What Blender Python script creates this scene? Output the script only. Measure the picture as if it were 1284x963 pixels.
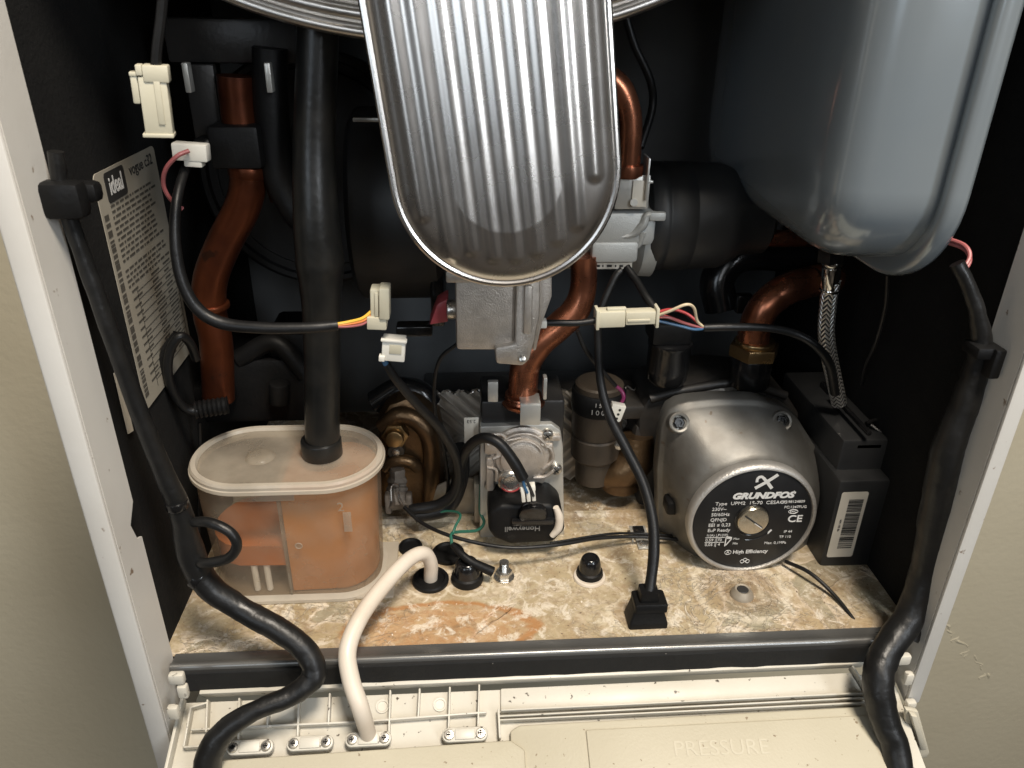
import bpy, bmesh, math, random
from mathutils import Vector, Matrix, noise
random.seed(7)
for _o in list(bpy.data.objects): bpy.data.objects.remove(_o)
SC = bpy.context.scene
COL = SC.collection
R = math.radians

# ------------------------------------------------------------------ camera
CP = Vector((0.15451, -0.29975, 0.31281))
_p, _yw, _r = R(26.92), R(3.93), R(0.775)
FW = Vector((math.sin(_yw)*math.cos(_p), math.cos(_yw)*math.cos(_p), -math.sin(_p)))
RT0 = Vector((math.cos(_yw), -math.sin(_yw), 0)); UP0 = RT0.cross(FW)
RT = math.cos(_r)*RT0 + math.sin(_r)*UP0
UP = -math.sin(_r)*RT0 + math.cos(_r)*UP0
cam_d = bpy.data.cameras.new('camera'); cam = bpy.data.objects.new('camera', cam_d); COL.objects.link(cam)
M4 = Matrix.Identity(4)
for i in range(3):
    M4[i][0] = RT[i]; M4[i][1] = UP[i]; M4[i][2] = -FW[i]; M4[i][3] = CP[i]
cam.matrix_world = M4
cam_d.sensor_width = 36; cam_d.lens = 36*965/1284; cam_d.clip_start = 0.01; cam_d.clip_end = 50
cam_d.dof.use_dof = True; cam_d.dof.focus_distance = 0.42; cam_d.dof.aperture_fstop = 26
SC.camera = cam

# ------------------------------------------------------------------ world, lamps, exposure
W = bpy.data.worlds.new('World'); SC.world = W; W.use_nodes = True
nt = W.node_tree; nt.nodes.clear()
wo = nt.nodes.new('ShaderNodeOutputWorld'); bg = nt.nodes.new('ShaderNodeBackground')
tc = nt.nodes.new('ShaderNodeTexCoord'); sp = nt.nodes.new('ShaderNodeSeparateXYZ'); cr = nt.nodes.new('ShaderNodeValToRGB')
mr = nt.nodes.new('ShaderNodeMapRange'); mr.inputs[1].default_value = -1; mr.inputs[2].default_value = 1
nt.links.new(tc.outputs['Generated'], sp.inputs[0]); nt.links.new(sp.outputs['Z'], mr.inputs[0]); nt.links.new(mr.outputs[0], cr.inputs[0])
cr.color_ramp.elements[0].color = (.55, .43, .32, 1); cr.color_ramp.elements[1].color = (.75, .70, .64, 1)
e = cr.color_ramp.elements.new(.52); e.color = (.42, .37, .31, 1)
wn = nt.nodes.new('ShaderNodeTexNoise'); wn.inputs['Scale'].default_value = 2.6; wn.inputs['Detail'].default_value = 2
nt.links.new(tc.outputs['Generated'], wn.inputs['Vector'])
wr = nt.nodes.new('ShaderNodeMapRange'); wr.inputs[1].default_value = .40; wr.inputs[2].default_value = .60; wr.inputs[3].default_value = .12; wr.inputs[4].default_value = 2.2
nt.links.new(wn.outputs['Fac'], wr.inputs[0])
wm = nt.nodes.new('ShaderNodeVectorMath'); wm.operation = 'SCALE'; nt.links.new(cr.outputs[0], wm.inputs[0]); nt.links.new(wr.outputs[0], wm.inputs['Scale'])
nt.links.new(wm.outputs[0], bg.inputs[0]); bg.inputs[1].default_value = 0.075
nt.links.new(bg.outputs[0], wo.inputs[0])

def area(name, loc, tgt, sx, sy, power, col):
    l = bpy.data.lights.new(name, 'AREA'); l.shape = 'RECTANGLE'; l.size = sx; l.size_y = sy; l.energy = power; l.color = col
    o = bpy.data.objects.new(name, l); COL.objects.link(o); o.location = loc
    o.rotation_euler = (Vector(tgt)-Vector(loc)).to_track_quat('-Z', 'Y').to_euler(); return o
area('ceiling_light', (0.40, -0.54, 1.45), (0.2, 0.05, 0.05), 0.30, 0.30, 33, (1.0, .90, .77))
area('streak_strip', (0.95, -1.25, 0.85), (0.2, 0.05, 0.12), 0.20, 1.0, 12, (.88, .94, 1.0))  # added strip lamp, gives the vessel its upright streak
area('left_fill', (-0.55, -1.35, 0.62), (0.25, 0.1, 0.15), 0.45, 0.7, 3.4, (.80, .90, 1.0))  # added cool fill from the left for the vessel's face
area('front_fill', (0.22, -1.6, 0.86), (0.3, 0.2, 0.2), 0.5, 0.35, 2.2, (.92, .96, 1.0))  # added fill from behind the camera to reach the back panel
SC.view_settings.view_transform = 'Standard'; SC.view_settings.look = 'None'
SC.view_settings.exposure = 0.0; SC.view_settings.gamma = 1

# ------------------------------------------------------------------ helpers
def V(*a): return Vector(a)
def ray(u, v): return (u-642)/965*RT - (v-481.5)/965*UP + FW
def A(u, v, y):
    d = ray(u, v); return CP + d*((y-CP.y)/d.y)
def AZ(u, v, z=0.0):
    d = ray(u, v); return CP + d*((z-CP.z)/d.z)
def AX(u, v, x):
    d = ray(u, v); return CP + d*((x-CP.x)/d.x)
def fr(o, z, x=(1, 0, 0)):
    z = Vector(z).normalized(); x = Vector(x); x = (x - z*x.dot(z)).normalized(); y = z.cross(x)
    m = Matrix.Identity(4)
    for i in range(3): m[i][0] = x[i]; m[i][1] = y[i]; m[i][2] = z[i]; m[i][3] = o[i]
    return m
def faces_front(o): return fr(o, (0, -1, 0), (1, 0, 0))       # local x right, y up, z towards viewer
def nb(): return bmesh.new()
def merge(bm, t):
    me = bpy.data.meshes.new('tmp'); t.to_mesh(me); t.free(); bm.from_mesh(me); bpy.data.meshes.remove(me)
def bev(t, w, seg=2, ang=30):
    es = [e for e in t.edges if len(e.link_faces) == 2 and e.calc_face_angle(0) > R(ang)]
    if w > 0 and es: bmesh.ops.bevel(t, geom=es, offset=w, segments=seg, profile=.5, affect='EDGES', clamp_overlap=True)
def box(bm, c, s, M=None, b=0, seg=2):
    t = nb(); bmesh.ops.create_cube(t, size=1)
    for v in t.verts: v.co = Vector((v.co.x*s[0]+c[0], v.co.y*s[1]+c[1], v.co.z*s[2]+c[2]))
    bev(t, b, seg)
    if M is not None: t.transform(M)
    merge(bm, t)
def loft(bm, rings, c0=True, c1=True, closed=True):
    vs = [[bm.verts.new(p) for p in r] for r in rings]; n = len(rings[0])
    for a, b in zip(vs, vs[1:]):
        for i in range(n if closed else n-1):
            j = (i+1) % n
            try: bm.faces.new((a[i], a[j], b[j], b[i]))
            except ValueError: pass
    if c0: bm.faces.new(vs[0][::-1])
    if c1: bm.faces.new(vs[-1])
def lathe(bm, prof, M, seg=32):
    t = nb()
    rings = [[Vector((max(r, 1e-6)*math.cos(2*math.pi*i/seg), max(r, 1e-6)*math.sin(2*math.pi*i/seg), h)) for i in range(seg)] for r, h in prof]
    loft(t, rings); t.transform(M); merge(bm, t)
def cyl(bm, p0, p1, r0, r1=None, seg=24, b=0):
    p0 = Vector(p0); p1 = Vector(p1); L = (p1-p0).length; r1 = r0 if r1 is None else r1
    d = (p1-p0); x = (1, 0, 0) if abs(d.normalized().x) < .9 else (0, 1, 0)
    pr = [(r0, 0), (r1, L)] if b <= 0 else [(r0-b, 0), (r0-.3*b, .3*b), (r0, b), (r1, L-b), (r1-.3*b, L-.3*b), (r1-b, L)]
    lathe(bm, pr, fr(p0, d, x), seg)
def prism(bm, pts, h0, h1, M, b=0, seg=2):
    t = nb()
    a = [t.verts.new((p[0], p[1], h0)) for p in pts]; c = [t.verts.new((p[0], p[1], h1)) for p in pts]; n = len(pts)
    t.faces.new(a[::-1]); t.faces.new(c)
    for i in range(n): t.faces.new((a[i], a[(i+1) % n], c[(i+1) % n], c[i]))
    bmesh.ops.recalc_face_normals(t, faces=t.faces[:])
    bev(t, b, seg); t.transform(M); merge(bm, t)
def rrect(w, h, r, n=6, cx=0, cy=0):
    o = []
    for sx, sy, a0 in ((1, 1, 0), (-1, 1, 90), (-1, -1, 180), (1, -1, 270)):
        for i in range(n+1):
            a = R(a0+90*i/n); o.append((cx+sx*(w/2-r)+r*math.cos(a), cy+sy*(h/2-r)+r*math.sin(a)))
    return o
def circ(r, n=24, cx=0, cy=0): return [(cx+r*math.cos(2*math.pi*i/n), cy+r*math.sin(2*math.pi*i/n)) for i in range(n)]
def spline(pts, n=8):
    P = [Vector(p) for p in pts]
    if len(P) < 3: return P
    Q = [2*P[0]-P[1]] + P + [2*P[-1]-P[-2]]; o = []
    for k in range(1, len(Q)-2):
        a, b, c, d = Q[k-1:k+3]
        for i in range(n):
            t = i/n
            o.append(.5*((2*b)+(c-a)*t+(2*a-5*b+4*c-d)*t*t+(3*b-a-3*c+d)*t**3))
    return o + [P[-1]]
def tube(bm, pts, r, seg=14, n=8, fn=None, smooth=True, flat=1.0):
    """sweep along a smooth line; r a number or one per given point; fn(i, angle) scales the radius"""
    rr = [r]*len(pts) if not isinstance(r, (list, tuple)) else list(r)
    S = spline(pts, n) if smooth else [Vector(p) for p in pts]
    if smooth and len(pts) > 2:
        rs = []
        for k in range(len(pts)-1):
            for i in range(n): rs.append(rr[k]+(rr[k+1]-rr[k])*i/n)
        rs.append(rr[-1])
    else: rs = rr
    t0 = (S[1]-S[0]).normalized(); x = t0.cross(Vector((0, 0, 1)))
    if x.length < .1: x = t0.cross(Vector((0, 1, 0)))
    x.normalize(); rings = []
    for i, p in enumerate(S):
        t = (S[min(i+1, len(S)-1)]-S[max(i-1, 0)]).normalized()
        x = (x - t*x.dot(t)).normalized(); y = t.cross(x)
        ring = []
        for k in range(seg):
            a = 2*math.pi*k/seg; q = rs[i]*(fn(i, a) if fn else 1)
            ring.append(p + x*math.cos(a)*q + y*math.sin(a)*q*flat)
        rings.append(ring)
    loft(bm, rings)
def uvt(pts): return [A(*p) for p in pts]
def text(bm, s, size, M, ext=.00008, ax='CENTER', off=0, shear=0, sx=1.0):
    c = bpy.data.curves.new('t', 'FONT'); c.body = s; c.size = size; c.extrude = ext; c.align_x = ax; c.align_y = 'CENTER'
    c.offset = off; c.shear = shear; c.resolution_u = 3
    o = bpy.data.objects.new('t', c); COL.objects.link(o)
    dg = bpy.context.evaluated_depsgraph_get(); me = bpy.data.meshes.new_from_object(o.evaluated_get(dg))
    t = nb(); t.from_mesh(me)
    for v in t.verts: v.co.x *= sx
    t.transform(M); merge(bm, t)
    bpy.data.objects.remove(o); bpy.data.curves.remove(c); bpy.data.meshes.remove(me)
def T(x, y, z=0): return Matrix.Translation((x, y, z))
def RZ(d): return Matrix.Rotation(R(d), 4, 'Z')

def link(name, bm, mat, base, ang=35):
    bmesh.ops.recalc_face_normals(bm, faces=bm.faces[:])
    me = bpy.data.meshes.new(name)
    for v in bm.verts: v.co -= base
    bm.to_mesh(me); bm.free(); me.materials.append(mat)
    for p in me.polygons: p.use_smooth = True
    me.set_sharp_from_angle(angle=R(ang))
    o = bpy.data.objects.new(name, me); COL.objects.link(o); return o
def tagit(o, label, cat, group=None, kind=None):
    if label: o['label'] = label
    if cat: o['category'] = cat
    if group: o['group'] = group
    if kind: o['kind'] = kind
    return o
def thing(name, label, cat, base, group=None):
    o = bpy.data.objects.new(name, None); COL.objects.link(o); o.location = Vector(base); o.empty_display_size = .01
    return tagit(o, label, cat, group)
def wbase(o):
    b = Vector(o.location)
    while o.parent: o = o.parent; b += Vector(o.location)
    return b
def part(root, name, bm, mat, label=None, ang=35):
    o = link(name, bm, mat, wbase(root), ang); o.parent = root
    if label: o['label'] = label
    return o
def solo(name, label, cat, bm, mat, group=None, ang=35):
    xs = [v.co.x for v in bm.verts]; ys = [v.co.y for v in bm.verts]; zs = [v.co.z for v in bm.verts]
    b = Vector(((min(xs)+max(xs))/2, (min(ys)+max(ys))/2, min(zs)))
    o = link(name, bm, mat, b, ang); o.location = b
    return tagit(o, label, cat, group)
def copytree(o, parent=None):
    c = o.copy(); COL.objects.link(c); c.parent = parent
    for ch in list(o.children): copytree(ch, c)
    return c

# ------------------------------------------------------------------ materials
def mat(name, col, rough=.5, metal=0.0, col2=None, scale=60, amt=.5, bump=0.0, bscale=400, rvar=.1, spec=.5, trans=0, coat=0, aniso=0, stretch=None, detail=6, spots=None):
    m = bpy.data.materials.new(name); m.use_nodes = True; n = m.node_tree.nodes; L = m.node_tree.links
    bs = n['Principled BSDF']
    bs.inputs['Metallic'].default_value = metal; bs.inputs['Specular IOR Level'].default_value = spec
    bs.inputs['Transmission Weight'].default_value = trans; bs.inputs['Coat Weight'].default_value = coat
    bs.inputs['Anisotropic'].default_value = aniso
    tc = n.new('ShaderNodeTexCoord'); src = tc.outputs['Object']
    if stretch:
        mp = n.new('ShaderNodeMapping'); mp.inputs['Scale'].default_value = stretch; L.new(src, mp.inputs[0]); src = mp.outputs[0]
    no = n.new('ShaderNodeTexNoise'); no.inputs['Scale'].default_value = scale; no.inputs['Detail'].default_value = detail; L.new(src, no.inputs['Vector'])
    mx = n.new('ShaderNodeMix'); mx.data_type = 'RGBA'
    c2 = col2 or tuple(c*.7 for c in col)
    mx.inputs['A'].default_value = (*col, 1); mx.inputs['B'].default_value = (*c2, 1)
    rp = n.new('ShaderNodeMapRange'); rp.inputs[1].default_value = .4; rp.inputs[2].default_value = .68; rp.inputs[4].default_value = amt
    L.new(no.outputs['Fac'], rp.inputs[0]); L.new(rp.outputs[0], mx.inputs['Factor']); cout = mx.outputs['Result']
    if spots:
        scol, sscale, th = spots
        n3 = n.new('ShaderNodeTexNoise'); n3.inputs['Scale'].default_value = sscale; n3.inputs['Detail'].default_value = 3; L.new(tc.outputs['Object'], n3.inputs['Vector'])
        r3 = n.new('ShaderNodeMapRange'); r3.inputs[1].default_value = th; r3.inputs[2].default_value = th+.04; L.new(n3.outputs['Fac'], r3.inputs[0])
        m3 = n.new('ShaderNodeMix'); m3.data_type = 'RGBA'; m3.inputs['B'].default_value = (*scol, 1)
        L.new(r3.outputs[0], m3.inputs['Factor']); L.new(cout, m3.inputs['A']); cout = m3.outputs['Result']
    L.new(cout, bs.inputs['Base Color'])
    r2 = n.new('ShaderNodeMapRange'); r2.inputs[3].default_value = max(.02, rough-rvar); r2.inputs[4].default_value = min(1, rough+rvar)
    n2 = n.new('ShaderNodeTexNoise'); n2.inputs['Scale'].default_value = scale*2.3; n2.inputs['Detail'].default_value = 4; L.new(src, n2.inputs['Vector'])
    L.new(n2.outputs['Fac'], r2.inputs[0]); L.new(r2.outputs[0], bs.inputs['Roughness'])
    if bump > 0:
        nb_ = n.new('ShaderNodeTexNoise'); nb_.inputs['Scale'].default_value = bscale; nb_.inputs['Detail'].default_value = 4; L.new(src, nb_.inputs['Vector'])
        b = n.new('ShaderNodeBump'); b.inputs['Strength'].default_value = bump; b.inputs['Distance'].default_value = .0006
        L.new(nb_.outputs['Fac'], b.inputs['Height']); L.new(b.outputs[0], bs.inputs['Normal'])
    return m
MT = {}
MT['wall'] = mat('wall_paint', (.50, .45, .335), .75, col2=(.44, .39, .28), scale=6, bump=.7, bscale=120)
MT['casing'] = mat('casing_paint', (.62, .60, .56), .45, col2=(.52, .49, .44), scale=14, bump=.08, spots=((.22, .16, .11), 140, .70))
MT['foam'] = mat('black_foam', (.006, .006, .006), .85, col2=(.011, .0105, .010), scale=40, bump=.6, bscale=500, spec=.2, spots=((.06, .055, .05), 420, .78))
MT['back'] = mat('back_panel_grey', (.11, .118, .124), .5, col2=(.16, .168, .172), scale=22, bump=.8, bscale=60, metal=.2)
MT['rail'] = mat('rail_steel', (.17, .17, .165), .30, .6, col2=(.24, .235, .22), scale=60, bump=.1, stretch=(.2, 1, 1))
MT['seal'] = mat('rubber_seal', (.010, .010, .010), .75, bump=.5, bscale=300, spec=.35, spots=((.35, .33, .3), 300, .76))
MT['lid'] = mat('pressed_steel', (.70, .67, .64), .27, 1.0, col2=(.56, .51, .46), scale=18, rvar=.05, amt=.45)
MT['rim'] = mat('rim_steel', (.75, .72, .68), .30, 1.0, col2=(.6, .57, .54), scale=20, rvar=.06)
MT['vessel'] = mat('vessel_paint', (.225, .26, .285), .20, .3, col2=(.28, .305, .315), scale=14, rvar=.06, bump=.05, bscale=30, coat=.6)
MT['alu'] = mat('cast_aluminium', (.58, .525, .465), .42, .7, col2=(.38, .34, .30), scale=150, bump=.55, bscale=1500)
MT['alu2'] = mat('grey_casting', (.42, .43, .42), .5, .4, col2=(.32, .33, .32), scale=60, bump=.4, bscale=1600)
MT['zinc'] = mat('zinc_plate', (.56, .55, .51), .38, .6, col2=(.40, .39, .36), scale=50, bump=.15)
MT['screw'] = mat('screw_steel', (.62, .60, .56), .28, .95, col2=(.3, .28, .25), scale=200)
MT['cu'] = mat('copper', (.52, .20, .11), .28, .92, col2=(.20, .075, .045), scale=34, amt=.9, rvar=.15, bump=.2, bscale=150, spots=((.09, .045, .03), 90, .665))
MT['cu_shade'] = mat('shaded_copper', (.16, .045, .018), .36, .8, col2=(.06, .018, .010), scale=34, amt=.9, rvar=.15, bump=.2, bscale=150, spots=((.05, .02, .012), 80, .64))  # tarnished copper, its colour darkened to put the left side in shade
MT['brass'] = mat('tarnished_brass', (.20, .125, .065), .36, .85, col2=(.08, .05, .03), scale=35, amt=.85, bump=.5, bscale=500)
MT['nut'] = mat('brass_nut', (.40, .27, .13), .30, .92, col2=(.26, .16, .07), scale=50, bump=.15)
MT['brown'] = mat('brown_composite', (.055, .042, .030), .5, .25, col2=(.04, .03, .022), scale=60, bump=.3)
MT['blk'] = mat('black_plastic', (.005, .005, .0053), .5, col2=(.009, .0085, .008), scale=60, bump=.25, bscale=500, spec=.2)
MT['blkg'] = mat('gloss_black_plastic', (.006, .006, .0065), .2, col2=(.018, .017, .016), scale=50, bump=.15, bscale=200)
MT['fan'] = mat('fan_plastic', (.016, .0165, .017), .48, col2=(.018, .018, .019), scale=30, bump=.1)
MT['hose'] = mat('black_hose', (.007, .0072, .007), .34, col2=(.022, .020, .017), scale=70, bump=.2, bscale=300)
MT['tape'] = mat('black_tape', (.007, .007, .007), .40, col2=(.017, .016, .015), scale=40, bump=.9, bscale=160, rvar=.14, spec=.4)
MT['cable'] = mat('cable_sheath', (.006, .006, .0063), .42, col2=(.012, .012, .012), scale=60, bump=.3, bscale=260, spec=.35)
MT['whose'] = mat('white_hose', (.66, .59, .50), .38, col2=(.52, .42, .32), scale=30, bump=.06, bscale=120)
MT['conn'] = mat('nylon_connector', (.52, .49, .38), .42, col2=(.42, .38, .28), scale=60, bump=.1)
MT['connw'] = mat('white_connector', (.70, .68, .62), .4, col2=(.6, .58, .5), scale=60)
MT['flap'] = mat('ivory_plastic', (.53, .495, .405), .42, col2=(.43, .39, .30), scale=9, bump=.12, bscale=500, spots=((.10, .075, .05), 230, .70))
MT['flapw'] = mat('pale_plastic', (.57, .54, .47), .42, col2=(.45, .415, .335), scale=16, bump=.1, bscale=400, spots=((.07, .055, .04), 260, .675))
MT['flapc'] = mat('beige_plastic', (.47, .43, .33), .5, col2=(.40, .36, .265), scale=12, bump=.2, bscale=700, spots=((.22, .17, .11), 320, .69))
MT['label'] = mat('label_paper', (.30, .275, .225), .55, col2=(.25, .22, .17), scale=30)
MT['labelw'] = mat('white_label', (.62, .58, .50), .5, col2=(.52, .48, .4), scale=50)
MT['ink'] = mat('label_ink', (.02, .019, .018), .6)
MT['inkf'] = mat('faded_ink', (.07, .063, .052), .6)
MT['dirty'] = mat('dirty_zinc', (.34, .30, .24), .5, .3, col2=(.20, .16, .12), scale=120)
MT['greyprint'] = mat('faded_print', (.16, .155, .145), .5, scale=200)
MT['white'] = mat('print_white', (.58, .57, .55), .5, col2=(.45, .45, .43), scale=200)
MT['disc'] = mat('disc_black', (.009, .009, .0095), .42, col2=(.014, .014, .014), scale=60, spec=.3, spots=((.10, .095, .08), 600, .75))
MT['pump'] = mat('pump_alloy', (.21, .205, .19), .45, .6, col2=(.12, .11, .095), scale=40, amt=.75, bump=.22, bscale=2200, rvar=.12, spots=((.14, .115, .09), 110, .68))
MT['pumprim'] = mat('pump_rim_alloy', (.50, .48, .45), .48, .7, col2=(.36, .34, .31), scale=80, bump=.6, bscale=900)
MT['knob'] = mat('nickel_screw', (.55, .50, .40), .22, .95, col2=(.35, .3, .22), scale=300, stretch=(1, .1, 1))
MT['plate'] = mat('plate_steel', (.60, .56, .50), .38, .35, col2=(.42, .38, .33), scale=40, amt=.8, rvar=.1)
MT['stain'] = mat('grimy_rubber', (.018, .017, .016), .5, col2=(.05, .042, .034), scale=60, bump=.2)
MT['braid'] = mat('steel_braid', (.60, .57, .53), .28, .95, col2=(.3, .28, .25), scale=300)
MT['chrome'] = mat('chrome', (.72, .71, .69), .10, 1.0, rvar=.04)
MT['darkmetal'] = mat('dark_metal', (.035, .034, .034), .34, .5, col2=(.06, .055, .05), scale=30, bump=.2)
MT['resin'] = mat('encrusted_plug', (.14, .12, .10), .6, .1, col2=(.06, .045, .035), scale=90, amt=.9, bump=1, bscale=250)
for k, c in dict(pink=(.36, .11, .11), red=(.30, .03, .03), yellow=(.70, .42, .05), orange=(.70, .22, .06), blue=(.03, .10, .20), green=(.02, .11, .075), cream=(.6, .5, .34), magenta=(.20, .02, .09), redlabel=(.36, .06, .07), rust=(.40, .05, .05)).items():
    MT[k] = mat(k+'_insulation', c, .4, rvar=.05)

def floor_mat():
    m = bpy.data.materials.new('limescaled_base'); m.use_nodes = True; n = m.node_tree.nodes; L = m.node_tree.links; bs = n['Principled BSDF']
    tc = n.new('ShaderNodeTexCoord')
    def N(scale, detail=8, dist=0., rough=.6, off=(0, 0, 0)):
        mp = n.new('ShaderNodeMapping'); mp.inputs['Location'].default_value = off; L.new(tc.outputs['Object'], mp.inputs[0])
        x = n.new('ShaderNodeTexNoise'); x.inputs['Scale'].default_value = scale; x.inputs['Detail'].default_value = detail
        x.inputs['Distortion'].default_value = dist; x.inputs['Roughness'].default_value = rough; L.new(mp.outputs[0], x.inputs['Vector']); return x.outputs['Fac']
    def MR(v, a, b, c=0, d=1, sm=True):
        x = n.new('ShaderNodeMapRange'); x.inputs[1].default_value = a; x.inputs[2].default_value = b; x.inputs[3].default_value = c; x.inputs[4].default_value = d
        if sm: x.interpolation_type = 'SMOOTHSTEP'
        L.new(v, x.inputs[0]); return x.outputs[0]
    def MX(f, a, b):
        x = n.new('ShaderNodeMix'); x.data_type = 'RGBA'
        if isinstance(f, (int, float)): x.inputs['Factor'].default_value = f
        else: L.new(f, x.inputs['Factor'])
        for k, s in (('A', a), ('B', b)):
            if isinstance(s, tuple): x.inputs[k].default_value = (*s, 1)
            else: L.new(s, x.inputs[k])
        return x.outputs['Result']
    def MA(op, a, b=0):
        x = n.new('ShaderNodeMath'); x.operation = op
        for i, s in enumerate((a, b)):
            if isinstance(s, (int, float)): x.inputs[i].default_value = s
            else: L.new(s, x.inputs[i])
        return x.outputs[0]
    sp = n.new('ShaderNodeSeparateXYZ'); L.new(tc.outputs['Object'], sp.inputs[0])
    base = MX(MR(N(26, 8, .8), .35, .62), (.50, .42, .285), (.38, .30, .18))
    base = MX(MR(N(60, 8, 1.2, off=(3, 1, 0)), .48, .7), base, (.54, .45, .33))
    base = MX(MA('MULTIPLY', MR(N(110, 9, 2.0, .7, off=(6, 3, 0)), .50, .66), .75), base, (.33, .25, .16))
    base = MX(MA('MULTIPLY', MR(N(48, 9, 2.5, .72, off=(1, 3, 7)), .52, .60), .55), base, (.37, .27, .165))
    # bare grey-olive metal patches with crisp edges, more of them towards both ends
    edge = MA('ABSOLUTE', MA('SUBTRACT', sp.outputs['X'], -.03)); ed = MR(edge, .05, .2, -.085, .05)
    q = MA('ADD', N(19, 6, 1.0, .55, off=(7.3, 2, 0)), ed)
    base = MX(MR(q, .545, .60), base, MX(MR(N(120, 5), .35, .7), (.30, .265, .185), (.40, .355, .255)))
    base = MX(MA('MULTIPLY', MR(q, .50, .545), MR(q, .575, .545)), base, (.60, .51, .39))
    # rust bloom, front left of centre
    dx = MA('MULTIPLY', MA('SUBTRACT', sp.outputs['X'], -.055), 21.0); dy = MA('MULTIPLY', MA('SUBTRACT', sp.outputs['Y'], -.112), 52.0)
    d = MA('ADD', MA('ADD', MA('MULTIPLY', dx, dx), MA('MULTIPLY', dy, dy)), MA('MULTIPLY', MA('SUBTRACT', N(40, 5, .6), .5), 1.6))
    base = MX(MA('MULTIPLY', MR(d, 1.35, .4), .6), base, MX(MR(N(150, 5, 1), .4, .7), (.42, .19, .065), (.52, .33, .17)))
    base = MX(MA('MULTIPLY', MA('MULTIPLY', MR(d, .85, 1.1), MR(d, 1.45, 1.2)), .8), base, (.38, .17, .055))
    base = MX(MA('MULTIPLY', MR(N(9, 5, .8, off=(1, 9, 3)), .52, .66), .28), base, (.40, .26, .14))
    # veins of dried scale
    a1 = MA('ABSOLUTE', MA('SUBTRACT', N(34, 4, 1.8, off=(5, 5, 0)), .5)); a2 = MA('ABSOLUTE', MA('SUBTRACT', N(75, 4, 1.4, off=(2, 8, 0)), .5))
    vein = MA('MAXIMUM', MR(a1, .012, .001), MA('MULTIPLY', MR(a2, .018, .002), .35))
    mask = MR(N(14, 4, off=(9, 0, 1)), .44, .6)
    vein = MA('MULTIPLY', vein, mask)
    gr = MA('ADD', MA('MULTIPLY', MR(sp.outputs['Y'], -.06, .02), .16), N(30, 9, 1.0, .68, off=(4, 9, 2)))
    base = MX(MA('MULTIPLY', MR(gr, .56, .68), .7), base, (.20, .13, .07))
    base = MX(MA('MULTIPLY', MR(N(150, 10, .4, .7, off=(2, 2, 5)), .50, .68), .6), base, (.24, .165, .095))
    base = MX(MA('MULTIPLY', MR(N(95, 10, .5, .75, off=(12, 2, 5)), .51, .62), .75), base, (.72, .65, .54))
    base = MX(MA('MULTIPLY', vein, .7), base, (.66, .58, .47))
    base = MX(MR(N(420, 3, off=(4, 4, 4)), .685, .72), base, (.10, .06, .035))
    base = MX(MR(N(260, 3, off=(8, 1, 4)), .70, .74), base, (.75, .68, .58))
    # tide lines and dirt rings left round the fittings
    wob_ = MA('MULTIPLY', MA('SUBTRACT', N(70, 6, .8), .5), .014)
    for fx, fy_, fr_ in ((-.063, -.073, .0135), (-.042, -.073, .013), (-.052, -.050, .0135), (.0335, -.067, .012), (.1195, -.092, .0115), (.1195, -.088, .026), (.057, -.105, .0165), (-.019, -.064, .0075), (.07, -.01, .020)):
        cx_ = MA('SUBTRACT', sp.outputs['X'], fx); cy_ = MA('SUBTRACT', sp.outputs['Y'], fy_)
        dd = MA('ADD', MA('SQRT', MA('ADD', MA('MULTIPLY', cx_, cx_), MA('MULTIPLY', cy_, cy_))), wob_)
        base = MX(MA('MULTIPLY', MR(dd, fr_, fr_*.7), .38), base, (.24, .155, .085))
        ring = MA('MULTIPLY', MR(dd, fr_*.90, fr_), MR(dd, fr_*1.14, fr_*1.04))
        base = MX(MA('MULTIPLY', ring, .55), base, (.66, .58, .45))
    L.new(base, bs.inputs['Base Color'])
    L.new(MR(q, .50, .58, .42, .20), bs.inputs['Roughness'])
    h = MA('ADD', MA('MULTIPLY', vein, .7), MA('ADD', MA('MULTIPLY', N(180, 8, .5), .8), MA('MULTIPLY', MR(q, .53, .58), -.6)))
    b = n.new('ShaderNodeBump'); b.inputs['Strength'].default_value = .9; b.inputs['Distance'].default_value = .0013; L.new(h, b.inputs['Height']); L.new(b.outputs[0], bs.inputs['Normal'])
    return m
MT['floor'] = floor_mat()

def clear_mat(name, col, rough, alpha_mix, dens=0, sub=.0):
    """milky translucent plastic: a translucent/diffuse skin mixed with see-through glass-like transmission"""
    m = bpy.data.materials.new(name); m.use_nodes = True; n = m.node_tree.nodes; L = m.node_tree.links; n.clear()
    out = n.new('ShaderNodeOutputMaterial'); pr = n.new('ShaderNodeBsdfPrincipled'); tl = n.new('ShaderNodeBsdfTranslucent'); tp = n.new('ShaderNodeBsdfTransparent')
    tc = n.new('ShaderNodeTexCoord'); no = n.new('ShaderNodeTexNoise'); no.inputs['Scale'].default_value = 45; no.inputs['Detail'].default_value = 5; L.new(tc.outputs['Object'], no.inputs['Vector'])
    pr.inputs['Base Color'].default_value = (*col, 1); pr.inputs['Roughness'].default_value = rough
    tl.inputs['Color'].default_value = (*col, 1); tp.inputs['Color'].default_value = tuple(min(1, c*.35+.65) for c in col)+(1,)
    a = n.new('ShaderNodeMixShader'); b = n.new('ShaderNodeMixShader'); a.inputs[0].default_value = .45
    mr = n.new('ShaderNodeMapRange'); mr.inputs[1].default_value = .35; mr.inputs[2].default_value = .7; mr.inputs[3].default_value = alpha_mix+.08; mr.inputs[4].default_value = alpha_mix-.14
    L.new(no.outputs['Fac'], mr.inputs[0]); L.new(mr.outputs[0], b.inputs[0])
    L.new(pr.outputs[0], a.inputs[1]); L.new(tl.outputs[0], a.inputs[2]); L.new(a.outputs[0], b.inputs[1]); L.new(tp.outputs[0], b.inputs[2]); L.new(b.outputs[0], out.inputs[0])
    return m
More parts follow.
